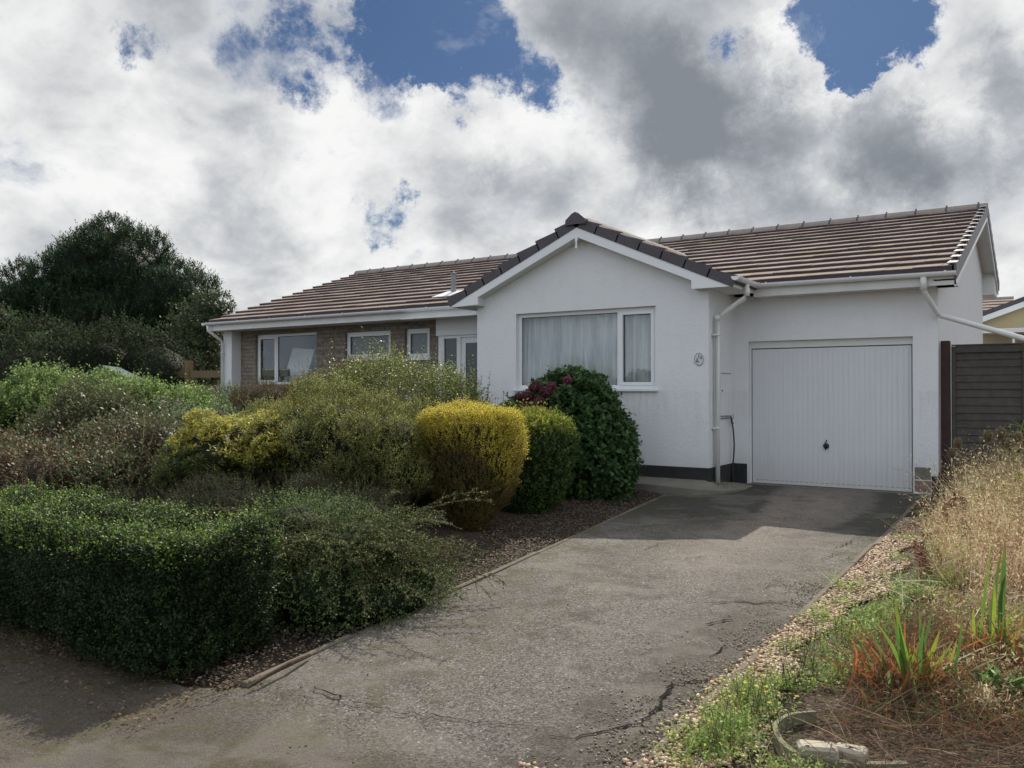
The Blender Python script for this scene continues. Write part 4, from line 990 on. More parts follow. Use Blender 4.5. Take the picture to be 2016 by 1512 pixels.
# --- tall loose glossy shrub in front of the small windows
t = plant('loose_tall_shrub', 'tall loose shrub with upright shoots of glossy pale green leaves before the small windows', 'shrub', (-5.6, -3.6, -.05))
eT = [E_(760, 775, 11.2, .78, .6, .55), E_(690, 800, 11.2, .7, .6, .5), E_(850, 778, 11.1, .62, .5, .40), E_(905, 800, 10.9, .38, .4, .34), E_(780, 850, 11.2, 1.1, .6, .7)]
tcol = cyc([(.20, .27, .06), (.29, .36, .08), (.11, .18, .045), (.42, .42, .10), (.34, .27, .09)], [4, 3, 3, 1.4, .6])
bush(t, eT, 3200, 9, .042, .024, tcol, ln=.24, up=1.0, out=.5, core=None, mat='leaf_gloss', shell=.4, spread=1.0, zmin=-.05)
fo = Fol(); tws = []
sh = [(655, 655, 765), (715, 640, 740), (770, 655, 740), (752, 670, 740), (835, 675, 750), (870, 690, 760), (935, 740, 800), (925, 715, 780), (880, 735, 790), (800, 690, 750), (690, 700, 760), (640, 700, 780), (730, 672, 740), (820, 700, 760), (905, 735, 790)]
for (px, pt, pb) in sh:
    a_ = dep(px+rng.normal(0, 8), pb+30, 11.1); b_ = dep(px, pt, 11.1); d_ = (b_-a_); fo = Fol()
    sprigs(fo, a_[None], d_[None], np.array([np.linalg.norm(d_)]), 18, .055, .030, tcol, 1.0, 0, tws, .12); fo.build('shoot_foliage', M['leaf_gloss'], t)
sticks(tws, .004, 'shoot_stems', M['twig'], t)
# two thin dark leafy shoots against the white wall
for i, (px, pt, pb, lb) in enumerate([(962, 728, 830, 'taller thin dark leafy shoot against the white gable wall'), (990, 772, 830, 'shorter thin dark leafy shoot just left of the hydrangea')]):
    a_ = dep(px-6, pb, 10.6); b_ = dep(px+3, pt, 10.6); t = plant('leafy_shoot', lb, 'shoot', (a_[0], a_[1], base_z(a_[1])))
    fo = Fol(); tws = []; g0 = np.array([a_[0]-.05, a_[1], base_z(a_[1])])
    sprigs(fo, a_[None], (b_-a_)[None], np.array([np.linalg.norm(b_-a_)]), 15, .06, .024, cyc([(.04, .05, .035), (.06, .07, .04)]), 1.1, 0, tws)
    tws.append((g0[None], a_[None])); fo.build('leaves', M['leaf_gloss'], t); sticks(tws, .0045, 'stem', M['twig'], t)
# --- small brownish bush under the big left window
t = plant('brownish_shrub', 'fine brownish green shrub under the large left window', 'shrub', tuple(dep(560, 820, 12.2)))
eB = [E_(620, 790, 12.3, .55, .5, .42), E_(530, 800, 12.2, .5, .5, .34), E_(690, 770, 12.5, .4, .4, .42)]
bush(t, lump(eB, 8, .16, .8), 5000, 7, .02, .012, cyc([(.12, .12, .05), (.16, .13, .06), (.09, .085, .045), (.17, .15, .05)]), ln=.13, up=1.1, out=.4, core=(.04, .04, .025), zmin=0.)
# --- golden clipped bush
t = plant('golden_bush', 'clipped golden yellow bush, tapering to its foot, in the middle of the bed', 'bush', (-3.50, -5.15, -.11))
def sq_bush(fo, c, prof, n, k, L, W, colfn, ln, up, tws, ey=1.0, rag=.03, pw=3.2):
    """bush clipped flat on top; prof = [(z, r)]"""
    z = np.array([p[0] for p in prof]); r = np.array([p[1] for p in prof])
    side = rng.random(n) < .72; v = rng.random(n)
    zz = np.interp(v, np.linspace(0, 1, len(z)), z); rr = np.interp(zz, z, r); a = rng.uniform(0, 2*np.pi, n)
    q = (np.abs(np.cos(a))**pw + np.abs(np.sin(a))**pw)**(-1/pw)
    rtop = r[-1]*np.sqrt(rng.random(n)); zt = z[-1] + .05*(1-(rtop/r[-1])**2)
    R = np.where(side, rr, rtop); Z = np.where(side, zz, zt)
    d = np.stack([np.cos(a), np.sin(a), np.zeros(n)], 1)
    P = np.array(c) + np.stack([np.cos(a)*R*q, np.sin(a)*R*q*ey, Z], 1)
    Nn = np.where(side[:, None], d, UP); P += Nn*(rag*wob(P*6)[:, None] - .06*rng.random((n, 1))); A = nrm(Nn*.5 + UP*up + rng.normal(0, .3, (n, 3)))
    sprigs(fo, P, A, rng.uniform(.6, 1.4, n)*ln*np.where(rng.random(n) < .05, 2., 1.), k, L, W, colfn, .85, 0, tws)
def rings(fo, c, prof, s_, col, ey=1.):
    V = []; n = 18
    for z, r in prof: V += [(c[0]+r*s_*math.cos(2*math.pi*k/n), c[1]+r*s_*ey*math.sin(2*math.pi*k/n), c[2]+z*.96) for k in range(n)]
    F = [[i*n+k, i*n+(k+1) % n, (i+1)*n+(k+1) % n, (i+1)*n+k] for i in range(len(prof)-1) for k in range(n)]
    m = (len(prof)-1)*n; F += [[m+k, m+(k+1) % n, m+n-1-(k+1) % n if False else m+(n-1-k), m+(n-k) % n] for k in range(n//2-1)]
    fo.quads(np.array(V), np.array(F), np.tile(col, (len(V), 1)))
gc = np.array([-3.50, -5.15, -.11]); gprof = [(.0, .16), (.2, .26), (.45, .40), (.75, .48), (1.0, .50), (1.15, .48), (1.22, .42)]
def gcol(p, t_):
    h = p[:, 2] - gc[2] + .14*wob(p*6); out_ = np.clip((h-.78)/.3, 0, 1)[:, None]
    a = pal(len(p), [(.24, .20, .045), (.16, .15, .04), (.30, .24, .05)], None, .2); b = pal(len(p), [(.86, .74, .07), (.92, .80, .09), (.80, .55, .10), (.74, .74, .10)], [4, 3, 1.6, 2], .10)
    rim_ = np.clip((p[:, 0] - gc[0] - .38)/.08, 0, 1)[:, None]*.8  # painted rim light on the right; golden top also brightened as sunlit
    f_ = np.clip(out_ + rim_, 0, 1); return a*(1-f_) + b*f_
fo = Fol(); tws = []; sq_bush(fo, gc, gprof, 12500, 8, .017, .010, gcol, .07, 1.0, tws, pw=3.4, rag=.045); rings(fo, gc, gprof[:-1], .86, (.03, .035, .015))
fo.build('foliage', M['leaf_thin'], t); sticks(tws, .0018, 'twigs', M['twig'], t); obj('branches', stems(gc, [(gc[0], gc[1], .5, .35, .35, .4)], 9, .014), M['bark'], t)
# --- green bush, top leaves paled to paint in the sunlight
t = plant('pale_topped_bush', 'green rounded bush with pale yellow green top leaves between golden bush and hydrangea', 'bush', (-3.45, -3.75, -.07))
pc2 = np.array([-3.60, -3.9, -.08]); pprof = [(0., .30), (.25, .42), (.55, .52), (.8, .54), (.98, .48), (1.08, .34)]
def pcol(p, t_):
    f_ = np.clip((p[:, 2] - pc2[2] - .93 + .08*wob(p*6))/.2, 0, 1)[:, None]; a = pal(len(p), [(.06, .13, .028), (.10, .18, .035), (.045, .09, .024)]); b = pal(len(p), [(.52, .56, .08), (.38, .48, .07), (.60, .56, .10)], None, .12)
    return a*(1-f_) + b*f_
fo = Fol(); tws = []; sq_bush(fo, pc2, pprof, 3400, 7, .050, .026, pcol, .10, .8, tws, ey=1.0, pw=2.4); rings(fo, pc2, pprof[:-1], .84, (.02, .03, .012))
fo.build('foliage', M['leaf_gloss'], t); sticks(tws, .0022, 'twigs', M['twig'], t); obj('branches', stems(pc2, [(pc2[0], pc2[1], .5, .35, .35, .4)], 9, .014), M['bark'], t)
# --- hydrangea
t = plant('hydrangea', 'large dark green hydrangea with faded purple pink flower heads against the white wall', 'shrub', (-4.0, -2.35, -.05))
eH = [(-3.80, -2.35, .55, .82, .72, .82), (-3.62, -2.45, .42, .66, .66, .75), (-4.25, -2.4, .72, .68, .6, .66), (-4.65, -2.45, .55, .48, .5, .66), (-3.90, -2.3, 1.2, .58, .5, .44)]
bush(t, eH, 3600, 6, .105, .062, cyc([(.045, .10, .028), (.06, .13, .035), (.03, .07, .024), (.12, .20, .05)], [4, 3, 3, .7]), ln=.10, up=.35, out=.8, core=(.02, .032, .014), mat='leaf_gloss', zmin=-.06, spread=1.1, droop=.25, nst=12, stemr=.014, shell=.15, amp=.06)
heads = [(1055, 762, 10.3, .12), (1040, 780, 10.25, .12), (1075, 772, 10.2, .12), (1117, 748, 10.25, .085), (1030, 800, 10.3, .10), (1062, 790, 10.15, .11), (1085, 760, 10.3, .09), (1022, 782, 10.4, .09), (1048, 800, 10.1, .10)]
for i, (px, py, z, r) in enumerate(heads):
    r *= .74
    fo = Fol(); c = dep(px, py, z); n = 420; d = nrm(rng.normal(0, 1, (n, 3))); P = c + d*r*[1, 1, .8]*rng.uniform(.8, 1.02, (n, 1))
    pk = [(.30, .07, .13), (.20, .045, .085), (.36, .12, .17), (.14, .04, .05)] if i in (3, 6) else [(.17, .055, .08), (.11, .035, .05), (.24, .09, .13), (.09, .06, .04)]
    fo.leaves(P, nrm(np.cross(d, rng.normal(0, 1, (n, 3)))), d, r*.28, r*.24, pal(n, pk, None, .25), .1)
    fo.blob((*c, r, r, r*.8), .82, (.07, .03, .035), 10, 7)
    fo.build('flower_head', M['leaf'], t)

# --- shrubs at the back left
def bankbush(name, label, ells, n, k, L, W, pl, w=None, lumpn=16, lr=.3, ln=.16, core=(.03, .04, .02), mat='leaf', up=.9, droop=0., zmin=-.1, **kw):
    e0 = ells[0]; t = plant(name, label, 'shrub', (e0[0], e0[1], base_z(e0[1])))
    bush(t, lump(ells, lumpn, lr, .85), n, k, L, W, pl if callable(pl) else cyc(pl, w), ln=ln, up=up, out=.6, core=core, zmin=zmin, mat=mat, droop=droop, stemr=.02, **kw); return t
grn = [(.17, .27, .07), (.24, .36, .10), (.09, .15, .045), (.34, .44, .15)]
bankbush('leafy_shrub', 'bright green leafy shrub directly in front of the shed roof', [E_(250, 840, 13., .95, .9, .70), E_(330, 849, 12.6, .8, .8, .62), E_(180, 852, 12.6, .7, .7, .55)], 5200, 8, .055, .036, grn, [4, 3, 3, 1], lumpn=22)
bankbush('leafy_shrub', 'bright green leafy shrub at the left edge before the dark trees', [E_(60, 850, 12.4, 1.0, .9, .68), E_(-40, 850, 12.2, 1., .9, .7), E_(140, 810, 13.2, .5, .6, .55)], 5200, 8, .055, .036, grn, [4, 3, 3, 1], lumpn=22)
bankbush('silvery_shrub', 'pale grey green shrub between the bright green shrub and the yellow leaved one', [E_(360, 885, 11.4, .50, .6, .62), E_(410, 835, 13.6, .7, .7, .48), E_(330, 905, 11.0, .45, .5, .5)], 3600, 8, .045, .026, [(.16, .22, .12), (.22, .28, .16), (.10, .15, .08)], lumpn=12)
bankbush('rusty_shrub', 'rusty brown bare looking shrub left of the yellow leaved one', [E_(250, 900, 9.9, .70, .7, .50), E_(300, 955, 9.2, .50, .6, .45), E_(185, 940, 9.6, .65, .7, .5)], 4800, 6, .058, .030, [(.10, .095, .05), (.08, .10, .04), (.15, .11, .065), (.08, .14, .04), (.26, .22, .13)], [3, 4, 1.2, 5, 1], mat='leaf_gloss', ln=.2, core=(.035, .028, .02), up=1.2)
bankbush('brown_shrub', 'tall brown and olive twiggy shrub standing before the bright green shrubs', [E_(150, 880, 10.8, .62, .6, .62), E_(215, 850, 10.9, .42, .5, .55)], 3400, 6, .058, .032, [(.11, .14, .05), (.08, .12, .04), (.13, .10, .055), (.20, .22, .09)], [4, 5, 1.2, 1], mat='leaf_gloss', ln=.22, core=(.03, .028, .02), up=1.2)
bankbush('red_leaved_shrub', 'low shrub with dull red and brown leaves at the left edge above the hedge', [E_(60, 960, 9.1, .85, .7, .48), E_(-40, 950, 9.1, .7, .7, .5), E_(150, 990, 8.9, .5, .5, .34)], 4600, 6, .056, .030, [(.12, .052, .04), (.10, .085, .05), (.08, .13, .045), (.20, .11, .065), (.34, .26, .14)], [1.8, 2.5, 4, 1, 1.6], mat='leaf_gloss', ln=.2, core=(.04, .025, .02), up=1.2)
# dry tawny seed stems among them
fo = Fol(); n = 900; cx = rng.choice(4, n); cc = np.array([dep(20, 960, 8.8), dep(220, 940, 9.0), dep(290, 900, 9.3), dep(130, 930, 9.4)])[cx] + rng.normal(0, .33, (n, 3))*[1, 1, .45]
fo.blades(cc - [0, 0, .35], nrm(np.tile(UP, (n, 1)) + rng.normal(0, .22, (n, 3))), rng.uniform(.3, .7, n), .006, pal(n, [(.33, .24, .13), (.24, .16, .09), (.42, .32, .19)]), .25)
n = 4200; k_ = rng.choice(900, n); P = cc[k_] + rng.normal(0, .05, (n, 3)) + [0, 0, .12]
fo.leaves(P, rng.normal(0, 1, (n, 3)), rng.normal(0, 1, (n, 3)), .018, .009, pal(n, [(.38, .26, .15), (.28, .17, .10), (.30, .12, .08)]))
tag(fo.build('dry_grass', M['straw'], None), 'dry tawny grass and seed stems among the rusty shrubs on the left', 'dry grass', kind='stuff')
# low dark undergrowth behind, below the conifer
bankbush('dark_undergrowth_shrub', 'dark shrub in the shade under the conifer behind the shed', [E_(300, 760, 21, 1.6, 1.2, 1.3), E_(180, 740, 21, 1.6, 1.2, 1.2), E_(60, 770, 20, 1.8, 1.2, 1.3)], 4200, 7, .09, .05, [(.016, .030, .012), (.026, .046, .017), (.012, .022, .010)], lumpn=14, lr=.6, mat='leaf', ln=.3)
# --- conifer
t = plant('conifer_tree', 'big broad dark green conifer rising behind the garden on the left', 'tree', tuple(dep(205, 790, 27)[:2]) + (0,))
zc = 27.
eC = [E_(215, 560, zc, 2.1, 2., 1.75), E_(210, 640, zc, 2.9, 2.4, 1.9), E_(95, 600, zc-.5, 1.35, 1.5, 1.15), E_(318, 605, zc-.5, 1.25, 1.6, 1.45), E_(215, 500, zc, 1.0, 1., .85), E_(60, 680, zc, 1.2, 1.4, 1.3), E_(335, 690, zc, 1.1, 1.4, 1.3), E_(200, 730, zc, 2.8, 2., 1.5), E_(70, 585, zc, .75, .9, .42), E_(270, 525, zc, .8, .9, .7)]
eCl = lump(eC, 150, .46, .8, .14)
def ccol(p, t_):
    c = pal(len(p), [(.018, .040, .017), (.028, .058, .022), (.055, .095, .03), (.014, .028, .014)], [4, 3, 1.2, 3], .2)
    return c*np.where(t_ > .6, 1.3, 1.)[:, None] if np.ndim(t_) else c  # shoot tips lightened to paint in sunlight
fo = Fol(); P, Nn = surf(eCl, 15000, .25, .88, .12); A = nrm(Nn*.55 + UP*.75 + rng.normal(0, .25, (len(P), 3)))
sprigs(fo, P - A*.1, A, rng.uniform(.18, .42, len(P)), 10, .13, .035, ccol, .55, 0.)
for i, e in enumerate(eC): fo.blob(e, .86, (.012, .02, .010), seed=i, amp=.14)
fo.build('crown', M['needle'], t)
b = t.location; obj('trunk', MB().tube([(b[0], b[1], -.2), (b[0]+.05, b[1], 1.5), (b[0], b[1]+.05, 3.5), (b[0]-.05, b[1], 5.2)], [.32, .26, .18, .06], 10), M['bark'], t, smooth=True)
br = MB()
for i in range(16):
    e = eC[i % len(eC)]; z0 = 1.0 + .25*i; br.tube([(b[0], b[1], z0), ((b[0]+e[0])/2, (b[1]+e[1])/2-.2, z0+.35), (e[0]+random.uniform(-.5, .5), e[1]-.3, e[2]+random.uniform(-.3, .5))], [.07, .05, .02], 6)
obj('limbs', br, M['bark'], t)
# --- broadleaf tree behind the conifer at the right
t = plant('broadleaf_tree', 'glossy broadleaf tree squeezed between conifer and left end of the bungalow', 'tree', tuple(dep(395, 790, 23)[:2]) + (0,))
eB2 = [E_(395, 655, 23, .85, .9, .95), E_(418, 605, 23, .42, .5, .42), E_(400, 720, 23, .7, .8, .6), E_(365, 700, 23, .6, .8, .9), E_(440, 590, 23, .2, .3, .15)]
fo = Fol(); tws = []; P, Nn = surf(eB2, 1500, .7, .6, .12); A = nrm(Nn*.8 + UP*.3 + rng.normal(0, .4, (len(P), 3)))
sprigs(fo, P, A, rng.uniform(.15, .3, len(P)), 6, .10, .07, cyc([(.035, .06, .028), (.05, .08, .03), (.075, .10, .04)]), 1.1, .2, tws)
fo.build('crown', M['leaf_gloss'], t); sticks(tws, .006, 'twigs', M['twig'], t)
b = t.location; tk = MB().tube([(b[0], b[1], -.1), (b[0]+.1, b[1], 1.4), (b[0]+.1, b[1], 2.6), (b[0]+.3, b[1], 3.8)], [.11, .08, .05, .015], 8)
for e in eB2: tk.tube([(b[0]+.1, b[1], 1.4), ((b[0]+e[0])/2, (b[1]+e[1])/2, (1.8+e[2])/2), e[:3]], [.05, .03, .012], 6)
obj('trunk', tk, M['bark'], t)
# --- paler tree on the far left edge
t = plant('edge_tree', 'mid green tree cut off by the left edge of the view', 'tree', tuple(dep(-20, 800, 22)[:2]) + (0,))
eE = [E_(-20, 700, 22, 1.1, 1.1, 1.1), E_(20, 745, 21, .9, .9, .7), E_(-5, 640, 22, .45, .6, .5), E_(90, 700, 21.5, .6, .7, .5), E_(60, 760, 20.5, .8, .7, .6)]
fo = Fol(); tws = []; P, Nn = surf(lump(eE, 14, .35), 2600, .5, .75, .12); A = nrm(Nn*.8 + UP*.4 + rng.normal(0, .4, (len(P), 3)))
sprigs(fo, P, A, rng.uniform(.15, .3, len(P)), 6, .085, .05, cyc([(.05, .085, .035), (.08, .12, .04), (.035, .06, .03), (.13, .15, .05)], [4, 3, 3, 1]), 1., .1, tws)
for i, e in enumerate(eE): fo.blob(e, .75, (.02, .03, .015), seed=i)
fo.build('crown', M['leaf'], t); b = t.location; obj('trunk', MB().tube([(b[0], b[1], -.1), (b[0], b[1], 2.), (b[0], b[1], 3.2)], [.14, .1, .03], 8), M['bark'], t)

# ------------------------------------------------------------------ gravel, litter, low growth
_ico = None
def pebbles(name, P, r, cols, label, flat=.55):
    phi = (1+5**.5)/2; B = nrm(np.array([(-1,phi,0),(1,phi,0),(-1,-phi,0),(1,-phi,0),(0,-1,phi),(0,1,phi),(0,-1,-phi),(0,1,-phi),(phi,0,-1),(phi,0,1),(-phi,0,-1),(-phi,0,1)], float))
    Fi = np.array([(0,11,5),(0,5,1),(0,1,7),(0,7,10),(0,10,11),(1,5,9),(5,11,4),(11,10,2),(10,7,6),(7,1,8),(3,9,4),(3,4,2),(3,2,6),(3,6,8),(3,8,9),(4,9,5),(2,4,11),(6,2,10),(8,6,7),(9,8,1)])
    n = len(P); a = rng.uniform(0, 6.28, n); s1 = r*rng.uniform(.7, 1.3, n); s2 = s1*rng.uniform(.55, .95, n); s3 = s1*flat*rng.uniform(.6, 1.1, n)
    V = B[None]*np.stack([s1, s2, s3], 1)[:, None, :]*rng.uniform(.85, 1.15, (n, 12, 1))
    tl = rng.normal(0, .25, n); x, y, z = V[..., 0], V[..., 1], V[..., 2]; z = z + x*tl[:, None]
    V = np.stack([x*np.cos(a)[:, None] - y*np.sin(a)[:, None], x*np.sin(a)[:, None] + y*np.cos(a)[:, None], z], -1) + P[:, None, :]
    F = (np.arange(n)[:, None, None]*12 + Fi).reshape(-1, 3); C = np.repeat(pal(n, cols, None, .18), 12, 0)
    return tag(bigmesh(name, V.reshape(-1, 3), F, C, M['pebble'], None, smooth=True), label, 'gravel', kind='stuff')
gzv = np.vectorize(gz)
def strip(n, fx0, fx1, y0, y1, yp=1.):
    y = y0 + (y1-y0)*rng.random(n)**yp; x = fx0(y) + (fx1(y)-fx0(y))*rng.random(n); return x, y
x, y = strip(11000, lambda y: .215 - .12*np.clip((-6.2-y)/1.5, 0, 1)*rng.random(11000)**2, lambda y: .54 + .08*np.sin(y*2) + .06*np.sin(y*6.3) + np.clip((y+5)*.04, -.12, .15), -9.3, -2.2)
P = np.stack([x, y, gzv(x, y) + rng.uniform(-.002, .014, len(x))], 1)
x2, y2 = strip(5200, lambda y: -.42 + .22*np.sin(y*2.3+1) + 0*y, lambda y: .16 + 0*y, -9.6, -5.6, 1.5); kx = (rng.random(5200) < np.clip((x2+.42)/.5, 0, 1)**1.6) & (wob(np.stack([x2, y2, 0*x2], 1)*5) + 1.6*(x2+.15) > -.05)
P2 = np.stack([x2, y2, np.vectorize(base_z)(y2) + .006], 1)[kx]
x3, y3 = strip(2200, lambda y: -.25 + 0*y, lambda y: .8 + 0*y, -10.6, -9.25); P3 = np.stack([x3, y3, np.vectorize(base_z)(y3) + .004], 1)
pebbles('gravel', np.concatenate([P, P3]), .0135, [(.46, .33, .20), (.38, .26, .155), (.56, .44, .30), (.25, .165, .10), (.48, .36, .24), (.20, .16, .12)], 'tan gravel strip along the right side of the drive')
pebbles('loose_stones', P2, .0065, [(.19, .155, .12), (.11, .09, .075), (.13, .11, .09), (.34, .26, .19)], 'loose broken stones on the crumbling right margin of the drive')
x, y = strip(7000, lambda y: lk(y) - .85 + .1*np.sin(y*3), lambda y: lk(y) - .045, -9.4, -1.6)
P = np.stack([x, y, gzv(x, y) + rng.uniform(-.006, .006, len(x))], 1)
pebbles('gravel_margin', P, .011, [(.06, .047, .038), (.10, .078, .06), (.04, .033, .028), (.17, .135, .10)], 'dull brown gravel between the left kerb and the shrubs')
# crumbs on the drive
n = 260; x = rng.uniform(-2.6, .1, n); y = rng.uniform(-11, -2, n); k_ = x > lk(y)+.1; x, y = x[k_], y[k_]
pebbles('grit', np.stack([x, y, np.vectorize(base_z)(y) + .008], 1), .006, [(.12, .10, .08), (.35, .30, .22), (.05, .04, .04)], 'scattered grit and crumbs on the tarmac')
# leaf litter and twigs beneath the hedge
fo = Fol(); n = 3800; x = rng.uniform(-6.5, -1.9, n); y = rng.uniform(-9.95, -9.2, n); y = np.where(rng.random(n) < .4, rng.uniform(-9.5, -3, n), y); x = np.where(y > -9.2, lk(y) - rng.uniform(.02, 1.0, n), x)
P = np.stack([x, y, gzv(x, y) + rng.uniform(.002, .02, n)], 1)
fo.leaves(P, rng.normal(0, 1, (n, 3))*[1, 1, .25], np.array([0, 0, 1.]) + rng.normal(0, .4, (n, 3)), rng.uniform(.015, .035, n), .014, pal(n, [(.12, .08, .05), (.18, .13, .08), (.08, .06, .035), (.24, .18, .10)]))
n = 2600; x = rng.uniform(-6.5, -2.3, n); y = rng.uniform(-9.75, -9.25, n); P = np.stack([x, y, gzv(x, y)], 1)
fo.blades(P, nrm(rng.normal(0, 1, (n, 3))*[1, 1, .3] + [0, 0, .25]), rng.uniform(.04, .14, n), .004, pal(n, [(.16, .11, .07), (.10, .08, .05), (.09, .11, .04)]), .4)
tag(fo.build('leaf_litter', M['straw'], None), 'brown dead leaves and thin dry stalks lying below the hedge', 'leaf litter', kind='stuff')
# fallen branch and pale stick at the kerb end
tag(obj('fallen_branch', MB().tube([tuple(gp(610, 1300)+[0, 0, .03]), tuple(gp(570, 1325)+[0, 0, .05]), tuple(gp(520, 1345)+[0, 0, .03]), tuple(gp(485, 1362)+[0, 0, .02])], [.010, .012, .010, .006], 6), M['bark']), 'thin dead branch lying by the end of the left kerb', 'branch')
# ---- the wild bed on the right
def inbed(x, y): return x > .55
fo = Fol(); ncl = 1150
cyy = -7.95 + 7.65*rng.random(ncl)**.86; cxx = .68 + 3.5*rng.random(ncl)**.95 + np.clip(-4.2-cyy, 0, 3)*.16
cht = np.clip(.20 + .092*(cyy+8.4), .18, .78)*rng.uniform(.6, 1.25, ncl)*np.clip((cxx-.35)/.6, .45, 1)*np.where(cyy < -6., .55, 1.)
ctype = rng.choice(5, ncl, p=[.34, .22, .16, .14, .14]); ctype = np.where(wob(np.stack([cxx, cyy, 0*cxx], 1)*1.7) > .5, 3, ctype)
CT = [((.54, .40, .22), (.76, .62, .38)), ((.34, .23, .13), (.52, .37, .22)), ((.58, .48, .26), (.82, .70, .43)), ((.22, .24, .07), (.42, .42, .14)), ((.22, .12, .07), (.34, .17, .10))]
for k5 in range(5):
    ii = np.where(ctype == k5)[0]; kb = 24; rep = np.repeat(ii, kb); n = len(rep)
    P = np.stack([cxx[rep] + rng.normal(0, .06, n), cyy[rep] + rng.normal(0, .06, n), 0*rep], 1); P[:, 2] = gzv(P[:, 0], P[:, 1])
    h = cht[rep]*rng.uniform(.5, 1.1, n); D = nrm(np.tile(UP, (n, 1)) + rng.normal(0, .30, (n, 3))); a0, a1 = CT[k5]
    fo.blades(P, D, h, rng.uniform(.0025, .006, n), pal(n, [tuple(np.array(a0)*.8), a0], None, .2), .3, tipc=pal(n, [a1], None, .15))
    kq = 5; rr_ = np.repeat(np.arange(n), kq); m_ = len(rr_); tt = rng.uniform(.45, 1.05, m_)[:, None]
    Q = P[rr_] + D[rr_]*h[rr_][:, None]*tt + rng.normal(0, .022, (m_, 3)); A = nrm(D[rr_]*.6 + rng.normal(0, .8, (m_, 3)))
    fo.leaves(Q, A, rng.normal(0, 1, (m_, 3)), rng.uniform(.014, .042, m_), rng.uniform(.004, .011, m_)*(1.6 if k5 == 3 else 1), pal(m_, [a0, a1, a1], None, .22))
n = 1500; yy = rng.uniform(-7.4, -1, n); xx = rng.uniform(.9, 3.4, n); P = np.stack([xx, yy, gzv(xx, yy) + rng.uniform(0, .3, n)], 1)
fo.blades(P, nrm(rng.normal(0, 1, (n, 3))*[1, 1, .6] + [0, 0, .3]), rng.uniform(.12, .4, n), .005, pal(n, [(.60, .54, .42), (.42, .32, .20), (.25, .17, .11)]), .5)
# nodding grass heads reaching over the drive by the door
for (px, py) in ((1760, 925), (1775, 935), (1790, 940), (1700, 1030), (1745, 1058), (1778, 950), (1770, 975)):
    tip = dep(px, py, 9.6); n = 26; tt = np.linspace(0, 1, n); Q = tip + np.outer(tt, [.16, -.02, -.03]) + np.stack([0*tt, 0*tt, .03*np.sin(tt*3)], 1); fo.leaves(Q, rng.normal(0, 1, (n, 3))*[1, .4, .4] - [1, 0, 0], rng.normal(0, 1, (n, 3)), .028, .007, pal(n, [(.60, .50, .36)]))
    e = Q[-1]; g_ = np.array([e[0]+.25, e[1], gz(e[0]+.25, e[1])]); fo.blades(g_[None], (e-g_)[None], np.array([np.linalg.norm(e-g_)]), .004, pal(1, [(.5, .4, .25)]), 0.)
tag(fo.build('dry_grass', M['straw'], None), 'tangled dry straw coloured grass and weeds filling the bed right of the drive', 'dry grass', kind='stuff')
# weeds at the foot of the corner downpipe
fo = Fol(); n = 60; P = np.array([dx, dy-.05, .03]) + rng.normal(0, 1, (n, 3))*[.09, .05, .0]; fo.blades(P, nrm(np.tile(UP, (n, 1)) + rng.normal(0, .35, (n, 3))), rng.uniform(.04, .2, n), .008, pal(n, [(.08, .14, .04), (.12, .19, .05)]), .4)
t = thing('grass_tuft', 'small tuft of grass growing at the foot of the corner downpipe', 'grass', (float(dx), float(dy), 0.)); fo.build('blades', M['leaf_thin'], t)
# dead brown matted stalks in the foreground, darkened to stand in for shadow
fo = Fol(); n = 5200; xx = rng.uniform(.75, 3., n); yy = rng.uniform(-9.15, -6.8, n); P = np.stack([xx, yy, gzv(xx, yy) + rng.uniform(0, .06, n)], 1)
fo.blades(P, nrm(rng.normal(0, 1, (n, 3))*[1, .6, .2] + [0, 0, .12]), rng.uniform(.08, .34, n), .004, pal(n, [(.13, .085, .05), (.20, .13, .08), (.08, .05, .035), (.32, .24, .15)], [4, 3, 4, 1]), .3)
n = 5200; xx = rng.uniform(.8, 3., n); yy = rng.uniform(-8.3, -6.6, n); P = np.stack([xx, yy, gzv(xx, yy)], 1)
fo.blades(P, nrm(np.tile(UP, (n, 1)) + rng.normal(0, .6, (n, 3))), rng.uniform(.06, .26, n), .006, pal(n, [(.12, .17, .04), (.20, .075, .035), (.07, .09, .03), (.26, .11, .05), (.10, .06, .04)]), .6)
n = 5000; xx = rng.uniform(.7, 3., n); yy = rng.uniform(-8.9, -6.4, n); P = np.stack([xx, yy, gzv(xx, yy) + rng.uniform(0, .10, n)], 1)
ng = 1500; gx = rng.uniform(.85, 3., ng); gy = rng.uniform(-8.1, -5.5, ng); kk = wob(np.stack([gx, gy, 0*gx], 1)*3.5) > -.1; gx, gy = gx[kk], gy[kk]; ng = len(gx); gA = nrm(np.tile(UP, (ng, 1)) + rng.normal(0, .4, (ng, 3)))
sprigs(fo, np.stack([gx, gy, gzv(gx, gy)], 1), gA, rng.uniform(.08, .30, ng), 12, .028, .009, cyc([(.24, .10, .05), (.16, .09, .05), (.13, .19, .05), (.20, .26, .07), (.30, .18, .09)], [3, 3, 2.5, 1.5, 2]), 1.1, .2)
fo.leaves(P, rng.normal(0, 1, (n, 3)), rng.normal(0, 1, (n, 3)), rng.uniform(.015, .045, n), rng.uniform(.004, .011, n), pal(n, [(.10, .065, .045), (.16, .10, .065), (.06, .045, .035), (.09, .11, .04), (.20, .085, .045)]))
tag(fo.build('dead_stalks', M['straw'], None), 'flattened dead brown stalks in the near corner of the right bed', 'dead stalks', kind='stuff')
